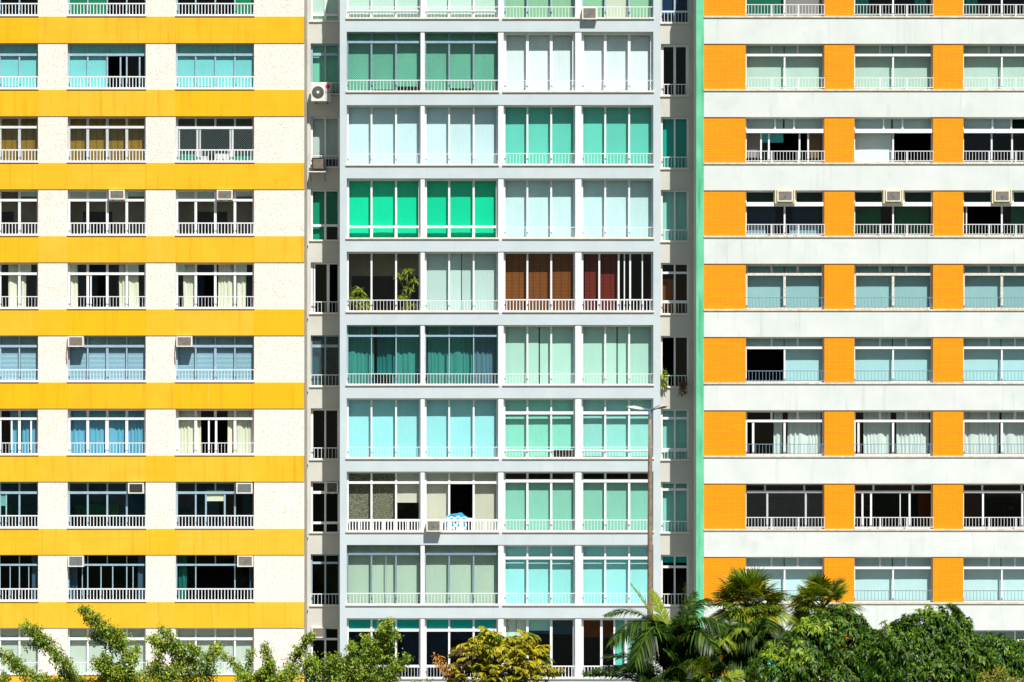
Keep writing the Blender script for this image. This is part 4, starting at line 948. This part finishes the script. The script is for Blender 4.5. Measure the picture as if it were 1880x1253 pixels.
spray_tree('small-leaved tree with branch sweeping up-left over lower yellow band, at far left', -30, 100,
  [[(150,1262,15),(128,1242,15),(112,1212,14),(92,1188,12),(70,1164,9),(50,1145,6)], [(80,1258,14),(52,1238,14),(30,1222,13),(12,1210,12),(-4,1194,8)], [(88,1190,5),(70,1185,6),(48,1186,4)],
   [(60,1256,10),(90,1250,10),(120,1258,10)], [(64,1156,4),(45,1152,4),(36,1150,2)], [(3,1262,8),(8,1248,6),(6,1238,3)], [(84,1176,6),(66,1172,5),(56,1168,3)]])
spray_tree('small-leaved tree with tallest curved branch reaching over the yellow band', -32, 215,
  [[(236,1262,16),(240,1235,12),(236,1212,8),(228,1196,13),(212,1180,20),(196,1164,18),(184,1148,12),(172,1134,9),(158,1124,7),(147,1117,4)], [(224,1176,11),(212,1164,12),(200,1162,8)], [(184,1178,8),(172,1172,6),(164,1170,3)], [(176,1140,8),(166,1142,5),(156,1136,3)],
   [(190,1250,16),(200,1232,14),(186,1222,10),(172,1216,8)], [(244,1216,7,1),(246,1200,7,1),(252,1188,5,1)], [(200,1216,5),(194,1206,4),(188,1205,3)], [(170,1255,12),(220,1252,14),(270,1256,14)], [(205,1240,12,1),(228,1232,10,1),(214,1222,8,1)]])
spray_tree('dense small-leaved tree in front of right yellow-building window', -31, 345,
  [[(352,1262,26),(346,1236,26),(338,1216,22),(330,1200,15),(318,1182,11),(306,1166,9),(296,1155,6)], [(300,1255,20),(312,1238,16),(322,1222,12)], [(372,1258,22),(378,1236,18),(382,1214,14),(392,1200,10),(400,1188,6)], [(300,1192,6,1),(290,1184,6,1),(276,1172,5,1)],
   [(330,1196,10,1),(310,1186,8,1),(292,1180,6,1),(280,1172,4,1)], [(362,1204,10),(354,1192,7),(350,1184,4)], [(292,1216,5,1),(290,1202,5,1),(284,1190,4,1)], [(395,1198,6,1),(402,1194,5,1)], [(268,1244,16),(285,1226,13),(296,1236,12)], [(336,1214,12,1),(358,1212,10,1)]])
spray_tree('sparse small-leaved tree with thin upright sprigs before the cream corner panel', -29, 500,
  [[(440,1258,12),(448,1244,8,1),(436,1226,6),(422,1212,5),(408,1204,3)], [(452,1242,7,1),(456,1222,6,1),(460,1206,5,1),(462,1196,3,1)], [(505,1262,18),(498,1240,12),(494,1220,6),(490,1200,6),(484,1184,4)], [(520,1262,20),(530,1242,18),(538,1222,14),(546,1204,10),(552,1190,7),(558,1178,6),(570,1168,3)],
   [(470,1255,12),(486,1248,14),(510,1248,14)], [(436,1248,7,1),(470,1244,8,1),(486,1232,6,1)], [(556,1178,4,1),(568,1172,4,1),(578,1165,3,1)]])
spray_tree('bushy small-leaved tree at the foot of the grey building, below left balconies', -33, 650,
  [[(580,1262,22),(575,1240,20),(570,1224,14),(572,1208,8)], [(625,1262,26),(622,1240,24),(618,1220,18),(612,1204,12)], [(660,1262,24),(665,1240,20),(650,1222,16),(640,1208,9)], [(690,1250,20),(688,1222,22),(682,1202,20),(678,1186,15),(674,1174,10)], [(700,1200,14),(712,1186,10),(716,1172,7)], [(698,1166,7,1),(706,1154,7,1),(712,1146,5,1),(716,1140,3,1)], [(715,1160,4),(724,1164,4),(731,1170,3)],
   [(706,1252,14),(722,1232,10),(738,1216,8),(752,1210,5)], [(720,1210,8),(726,1226,8),(724,1240,9)], [(660,1256,16),(690,1250,18),(726,1256,14)], [(648,1190,8,1),(642,1186,6,1)], [(596,1230,12,1),(612,1226,10,1)], [(755,1262,8,1),(790,1262,8,1)]])

# ------------------------------------------------------------------ golden shrub (pinnate drooping leaves)
def golden():
    Y = -34; k = px_k(Y); base = W(915, 1300, Y); base.z = 0; o = empty('golden_shrub_tree', base)
    tr = MB(); tr.tube([(0,0,0), (.05,0,2), (0,0,Z(1290, Y)), (0, 0, Z(1215, Y))], [.2, .16, .13, .08], 10); lb = MB()
    sets = {'gold': [], 'maroon': [], 'orange': [], 'mango': []}
    outline = [(820,1200),(830,1182),(850,1178),(858,1168),(872,1162),(884,1152),(895,1147),(912,1158),(928,1164),(945,1162),(958,1156),(975,1154),(984,1162),(996,1170),(1006,1180),(1010,1200),(1010,1220)]
    ctr = (918, 1240)
    tips = []
    for i in range(330):
        j = random.randrange(len(outline) - 1); u = random.random(); ox = outline[j][0]*(1-u) + outline[j+1][0]*u; oy = outline[j][1]*(1-u) + outline[j+1][1]*u
        f = random.uniform(.2, 1.0) ** .55; dy = -random.uniform(.1, 1.0) * (1.02 - f*f*.95) ** .5 * 1.6
        tips.append((ctr[0] + (ox-ctr[0])*f, ctr[1] + (oy-ctr[1])*f, Y + dy * (1 if random.random() < .8 else -1)))
    for i in range(190): tips.append((random.uniform(818, 1012), random.uniform(1212, 1265), Y + random.uniform(-1.4, .4)))
    for i in range(9): tips.append((1012 + i*2.6 + random.uniform(-4,4), 1226 - i*.8 + random.uniform(-2, 8), Y + random.uniform(-.5, .3)))
    for (px, py, yy) in tips:
        tip = W(px, py, yy); d = Vector((random.uniform(-.9, .9) + (px-ctr[0])/110, random.uniform(-.8, .3), random.uniform(-.1, .8))).normalized()
        L_ = random.uniform(14, 26)*k; a = tip - d*L_; n = 9
        ts = np.linspace(.1, 1, n); cen = np.array(a)[None] + np.array(d)[None]*L_*ts[:, None]; cen[:, 2] -= .3*L_*ts**2
        lb.tube([a - base, tip - base - Vector((0,0,.3*L_))], [.008, .004], 3, False)
        sd = np.array(d.cross(Vector((0,0,1))).normalized()); P = np.concatenate([cen, cen]); dr = np.concatenate([np.tile(sd, (n,1)), np.tile(-sd, (n,1))]) + np.array(d)[None]*.55 + np.array([[0,0,-.5]]) + rng.normal(size=(2*n,3))*.18
        V = blades(P - np.array(base)[None], dr, np.tile([.2, -.5, .9], (2*n, 1)), rng.uniform(8, 13, 2*n)*k, rng.uniform(2.6, 3.8, 2*n)*k, .35, 3)
        key = 'maroon' if (px < 868 and py > 1172 and random.random() < .5) else ('mango' if random.random() < .12 else 'gold'); sets[key].append(V)
    for i in range(26):                                     # dry orange branch at the left foot
        u = i/25; px, py = 798 + 46*u + random.uniform(-5, 5), 1206 + 50*u + random.uniform(-5, 5); n = 8; P = np.tile(np.array(W(px, py, Y - .9)), (n, 1)) + rng.normal(size=(n,3))*2.5*k
        sets['orange'].append(blades(P - np.array(base)[None], rdir(n) + np.array([[-.3,-.3,-.2]]), np.tile([0,-.5,.9], (n,1)), rng.uniform(7, 12, n)*k, 2.6*k, .4, 3))
    lb.tube([W(850, 1262, Y-.9) - base, W(798, 1206, Y-.9) - base], [.03, .008], 5)
    for px, h in ((934, 1137), (949, 1136), (908, 1146)):   # dry flower stalks above the crown
        lb.tube([W(px-2, 1175, Y) - base, W(px, h, Y) - base], [.012, .005], 4); n = 26; P = np.array([W(px-1+random.uniform(-1,1), random.uniform(h, h+24), Y) for _ in range(n)])
        sets['maroon'].append(blades(P - np.array(base)[None], rdir(n) + np.array([[0,0,.6]]), rdir(n), 4.5*k, 1.6*k, 0, 2))
    for i in range(40): tr.tube([(0,0,Z(1270, Y)), W(random.uniform(840, 995), random.uniform(1190, 1240), Y + random.uniform(-.6,.4)) - base], [.03, .008], 4, False)
    put('trunk', tr.mesh('trunk', True), M['bark'], o, base); put('twigs', lb.mesh('twigs'), M['twig'], o, base)['kind'] = 'stuff'
    for key, parts in sets.items():
        if parts: V, T = join(parts); put('crown', mesh_np('crown', V, T), LEAF[key], o, base)['kind'] = 'stuff'
    tag(o, 'golden-leaved shrub tree with orange dry branch, below centre of grey building', 'tree')
golden()

# ------------------------------------------------------------------ palms
def frond(parent, base, p0, p1, arch, ll, n, mat, droop=.45, width=2.0, k=.0165, fwd=.7, name='frond'):
    """feather frond from p0 to p1, bowed by arch (m); leaflet length ll px"""
    p0, p1 = Vector(p0), Vector(p1); ax = p1 - p0; up = Vector((0, 0, 1)); pts = []
    N = 10
    for i in range(N+1): t = i/N; pts.append(p0 + ax*t + up*arch*math.sin(math.pi*t)*(1-.15*t))
    P = np.array([np.array(p) for p in pts]); ts = np.linspace(.12, .995, n); idx = ts*N; i0 = np.minimum(idx.astype(int), N-1); fr = (idx-i0)[:, None]
    cen = P[i0]*(1-fr) + P[i0+1]*fr; tg = unit(P[i0+1]-P[i0]); sd = unit(np.cross(tg, np.array([[0,-.25,1.0]]) + tg*0)); nn = unit(np.cross(sd, tg))
    env = np.sin(np.pi*(ts*.86+.10))**.6
    parts = []
    for sg in (1, -1):
        dr = sd*sg + tg*(fwd + .5*ts[:, None]) + nn*.25 + rng.normal(size=(n,3))*.09
        parts.append(blades(cen - np.array(base), dr, nn, ll*k*env*rng.uniform(.85, 1.1, n), width*k*rng.uniform(.8, 1.2, n), droop*rng.uniform(.7, 1.3, n), 4, .35))
    m = MB().tube([p - Vector(base) for p in pts], [.022*(1-.85*i/N) + .003 for i in range(N+1)], 5); off = sum(len(v) for v, t in parts)
    V, T = join(parts); tri = []
    for f in m.f:
        for q in range(1, len(f)-1): tri.append((f[0], f[q], f[q+1]))
    V, T = join([(V, T), (np.array(m.v), np.array(tri))])
    return put(name, mesh_np('frond', V, T), LEAF[mat], parent, base)
def feather_palm(label, Y, cx, cy, specs, trunk_r=.12):
    k = px_k(Y); base = W(cx, cy, Y); base.z = 0; o = empty('feather_palm', base); c = W(cx, cy, Y)
    put('trunk', MB().tube([(0,0,0), (.04,0,c.z*.5), (0,0,c.z-.1), (0,0,c.z+.35)], [trunk_r*1.4, trunk_r, trunk_r*.9, trunk_r*.5], 12).mesh('trunk', True), M['palmbark'], o, base)
    for (bx, by, tx, ty, dy, arch, ll, n, mat, dr) in specs:
        frond(o, base, W(bx, by, Y), W(tx, ty, Y + dy), arch*k, ll, int(n*2.0), mat, dr, 2.9, k)
    tag(o, label, 'palm tree', 'palms in front of the buildings'); return o
feather_palm('feathery palm with one upright frond, standing before green corner strip', -38, 1232, 1205, [
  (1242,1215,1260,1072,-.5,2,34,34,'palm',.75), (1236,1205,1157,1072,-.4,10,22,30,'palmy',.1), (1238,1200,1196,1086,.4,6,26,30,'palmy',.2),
  (1232,1185,1112,1130,-.6,34,30,34,'palm',.35), (1230,1195,1122,1182,-1.2,52,40,36,'palm',.8), (1234,1200,1165,1215,-1.8,60,44,34,'palm',.9), (1236,1195,1300,1100,.6,26,36,32,'palm',.7),
  (1238,1200,1325,1150,-.8,40,40,34,'palm',.8), (1240,1205,1310,1190,-1.6,44,40,32,'palm',.8), (1232,1205,1190,1130,1.2,22,36,30,'palm',.6), (1240,1200,1275,1088,1.4,10,34,30,'palm',.6),
  (1225,1262,1072,1238,-.8,24,36,34,'palm',.35), (1225,1265,1110,1206,.2,26,34,32,'palm',.3), (1230,1262,1150,1228,-1.5,28,34,30,'palm',.5), (1240,1260,1215,1190,-1.2,22,38,32,'palm',.7),
  (1240,1262,1290,1215,-1.6,26,38,32,'palm',.7), (1235,1225,1205,1160,.8,16,34,28,'palm',.6), (1240,1225,1285,1160,.8,20,38,30,'palm',.7), (1232,1240,1180,1180,.9,18,34,28,'palm',.6), (1245,1240,1300,1225,-.4,20,36,28,'palm',.7)] + [(1236 + random.uniform(-14, 14), 1215 + random.uniform(-15, 40), 1236 + 78*math.sin(a) + random.uniform(-8, 8), 1195 - 62*math.cos(a) + random.uniform(-6, 30), random.uniform(-1.4, 1.0), random.uniform(14, 34), random.uniform(32, 42), 30, 'palm', random.uniform(.35, .8)) for a in [(-1.5 + 3.0*i/35) for i in range(36)]] + [(1225 + random.uniform(-30, 20), 1275, 1070 + 14*i + random.uniform(-8, 8), 1236 - 3*i + random.uniform(-8, 10), random.uniform(-1, .6), random.uniform(8, 18), 30, 26, 'palm', .3) for i in range(9)])
rnd = random.Random(5); sp2 = []
for i in range(52):
    a = rnd.uniform(-1.35, 1.35); L_ = rnd.uniform(50, 88); cxx, cyy = 1350 + rnd.uniform(-45, 45), 1205 + rnd.uniform(-30, 45)
    sp2.append((cxx, cyy, cxx + L_*math.sin(a), cyy - L_*.85*math.cos(a)*rnd.uniform(.5, 1.0) - 5, rnd.uniform(-1.4, .5), rnd.uniform(8, 24), rnd.uniform(30, 44), 32, 'palm' if rnd.random() < .78 else 'palmy', rnd.uniform(.7, 1.2)))
feather_palm('drooping clump palm in front of orange brick, under the larger fan palm', -36, 1352, 1225, sp2)
sp3 = []
for i in range(30):
    a = rnd.uniform(-1.5, 1.5); L_ = rnd.uniform(40, 70); cxx, cyy = 1235 + rnd.uniform(-55, 120), 1275 + rnd.uniform(-6, 12)
    sp3.append((cxx, cyy, cxx + L_*math.sin(a), cyy - L_*math.cos(a)*rnd.uniform(.6, 1.0), rnd.uniform(-1.2, .4), rnd.uniform(6, 20), rnd.uniform(26, 36), 28, 'palmy' if rnd.random() < .45 else 'palm', rnd.uniform(.4, .9)))
feather_palm('low yellowish palm clump along bottom edge, beneath the feathery palm', -42, 1260, 1280, sp3, .09)

def fan_palm(label, Y, cx, cy, R, n, seed):
    k = px_k(Y); base = W(cx, cy, Y); base.z = 0; c = W(cx, cy, Y); o = empty('fan_palm', base); r = random.Random(seed)
    put('trunk', MB().tube([(0,0,0), (.08,0,c.z*.5), (0,0,c.z)], [.22, .16, .15], 12).mesh('trunk', True), M['palmbark'], o, base)
    for i in range(n):
        ring = i / n; th = r.uniform(0, 2*math.pi); el = 1.25 - 1.9*ring**.8 + r.uniform(-.2, .2)
        d = np.array([math.cos(th)*math.cos(el), math.sin(th)*math.cos(el)*.9, math.sin(el)]); Lp = R*k*r.uniform(.42, .66)
        hub = np.array(c) + d*Lp + np.array([0, 0, -.12*Lp*ring]); dn = d + np.array([0,0,-.35*ring]); dn /= np.linalg.norm(dn)
        up = np.array([0, -.2, 1.0]); sd = np.cross(dn, up); sd /= np.linalg.norm(sd); nrm = np.cross(sd, dn)
        m = 26; an = np.linspace(-1.9, 1.9, m); roll = r.uniform(-.5, .5); s2 = sd*math.cos(roll) + nrm*math.sin(roll)
        dr = np.cos(an)[:, None]*dn[None] + np.sin(an)[:, None]*s2[None] + rng.normal(size=(m,3))*.03; n2 = np.cross(s2, dn)
        ln = R*k*r.uniform(.42, .58)*(1 - .22*np.abs(an)/1.9)*rng.uniform(.9, 1.1, m)
        V, T = blades(np.tile(hub - np.array(base), (m,1)), dr, np.tile(n2, (m,1)) + rng.normal(size=(m,3))*.15, ln, 3.1*k, .16 + .25*ring, 4, .5)
        tb = MB().tube([Vector(c) - base, Vector(hub) - base], [.016, .010], 4); tri = [(f[0], f[q], f[q+1]) for f in tb.f for q in range(1, len(f)-1)]
        V, T = join([(V, T), (np.array(tb.v), np.array(tri))])
        put('fan_leaf', mesh_np('fan_leaf', V, T), LEAF['fanp' if r.random() < .75 else 'palmy'], o, base)
    tag(o, label, 'palm tree', 'palms in front of the buildings')
fan_palm('larger fan palm with full round crown before orange brick corner', -33, 1374, 1116, 86, 92, 3)
fan_palm('smaller fan palm rising behind the mango trees before orange brick pier', -31, 1512, 1116, 76, 60, 9)

# ------------------------------------------------------------------ mango trees (leaf whorls)
def mango(label, Y, domes, trunk_px, seed, young=()):
    k = px_k(Y); base = W(trunk_px, 1300, Y); base.z = 0; o = empty('mango_tree', base); r = np.random.default_rng(seed); parts = []; yp = []; tw = MB()
    tr = MB().tube([(0,0,0), (.06,0,1.5), (-.05,0,Z(1330, Y)), (0,0,Z(1290, Y))], [.34, .26, .22, .16], 12)
    for (cx, cy, rx, ry, rz) in domes:
        c = np.array(W(cx, cy, Y)); nb = int(rx*ry/14) + 40
        tr.tube([(0,0,Z(1300, Y)), (W(cx, cy, Y)*.5 + W(trunk_px, 1300, Y)*.5) - base, W(cx, cy, Y) - base], [.12, .08, .04], 6)
        dv = unit(r.normal(size=(nb*3, 3)) * np.array([[1, 1, 1]])); dv = dv[(dv[:, 2] > -.35) & (dv[:, 1] < .55)][:nb*2]
        lump = 1 + .13*np.sin(dv[:, 0]*7 + cx) * np.cos(dv[:, 2]*6 + cy) + .10*np.sin(dv[:, 0]*15 + dv[:, 2]*13)
        shell = lump * r.choice([1.0, .93, .80, .62], len(dv), p=[.5, .25, .17, .08])
        pos = c[None] + dv*np.array([[rx*k, rz*k, ry*k]])*shell[:, None]
        for p, d in zip(pos, dv):
            ax = unit((d + np.array([0, -.1, .35]) + r.normal(size=3)*.3)[None])[0]; m = int(r.integers(8, 13)); th = r.uniform(0, 6.28, m)
            e1 = np.cross(ax, [.3, .2, .9]); e1 /= np.linalg.norm(e1); e2 = np.cross(ax, e1)
            dr = np.cos(th)[:, None]*e1[None] + np.sin(th)[:, None]*e2[None] + ax[None]*r.uniform(-.1, .7, m)[:, None]
            B_ = blades(np.tile(p - np.array(base), (m, 1)), dr, np.tile(ax, (m, 1)), r.uniform(7, 12.5, m)*k, r.uniform(2.4, 3.5, m)*k, r.uniform(.3, .8, m), 4, .5)
            px = p[0]/(D+p[1])*D*S + CX; py = HY - (p[2]-CAMZ)/(D+p[1])*D*S
            (yp if any(abs(px-a) < w_ and abs(py-b) < h_ and r.uniform() < .7 for a, b, w_, h_ in young) else parts).append(B_)
            if r.uniform() < .5: tw.tube([Vector(p) - base, Vector(p - ax*14*k) - base], [.006, .012], 3, False)
    put('trunk', tr.mesh('trunk', True), M['bark'], o, base); put('twigs', tw.mesh('twigs'), M['bark'], o, base)['kind'] = 'stuff'
    V, T = join(parts); put('crown', mesh_np('crown', V, T), LEAF['mango'], o, base)['kind'] = 'stuff'
    if yp: V, T = join(yp); put('young_leaves', mesh_np('young_leaves', V, T), LEAF['mangoy'], o, base)['kind'] = 'stuff'
    tag(o, label, 'tree', 'trees in front of the buildings')
mango('dark mango tree with rounded crown below the smaller fan palm', -44, [(1545,1190,62,74,70), (1480,1215,60,62,60), (1600,1225,60,70,70), (1430,1245,56,56,50), (1535,1255,90,60,80), (1500,1160,40,32,36)], 1530, 21, [(1440,1195,46,22), (1490,1148,40,12), (1400,1190,30,16)])
mango('dark mango tree with highest crown, in front of white band at right', -46, [(1700,1180,54,62,56), (1740,1170,44,56,48), (1655,1205,50,66,60), (1760,1215,66,60,66), (1700,1245,100,60,84), (1640,1250,50,50,60)], 1700, 33, [(1695,1118,30,10), (1610,1150,24,10)])
mango('dark mango tree with low crown at right edge', -43, [(1830,1215,56,50,60), (1875,1220,46,40,56), (1850,1255,70,46,70), (1780,1250,50,50,60)], 1830, 44)
def croton():
    Y = -50; k = px_k(Y); base = W(1838, 1300, Y); base.z = 0; o = empty('croton_shrub', base); tw = MB(); parts = []
    for i in range(46):
        px = random.uniform(1788, 1885); py = 1222 + abs(px-1838)*.25 + random.uniform(0, 30) - (12 if 1825 < px < 1850 else 0); tip = W(px, py, Y + random.uniform(-.8, .5)); root = Vector((base.x + random.uniform(-.3,.3), Y, Z(1300, Y)))
        tw.tube([root - base, tip - base], [.012, .005], 4, False); m = 16; u = rng.uniform(.72, 1, m); P = np.array(root)[None] + (np.array(tip)-np.array(root))[None]*u[:, None]
        parts.append(blades(P - np.array(base)[None], rdir(m) + np.array([[0,-.2,.5]]), np.tile([0,-.4,.9], (m,1)), rng.uniform(7, 12, m)*k, rng.uniform(2.2, 3.4, m)*k, .3, 3))
    tw.tube([(0,0,0), (0,0,Z(1300, Y))], [.08, .05], 8)
    put('stems', tw.mesh('stems'), M['bark'], o, base); V, T = join(parts); put('leaves', mesh_np('leaves', V, T), LEAF['croton'], o, base)['kind'] = 'stuff'
    tag(o, 'yellow and orange croton shrub at bottom right, before the mango trees', 'shrub')
croton()
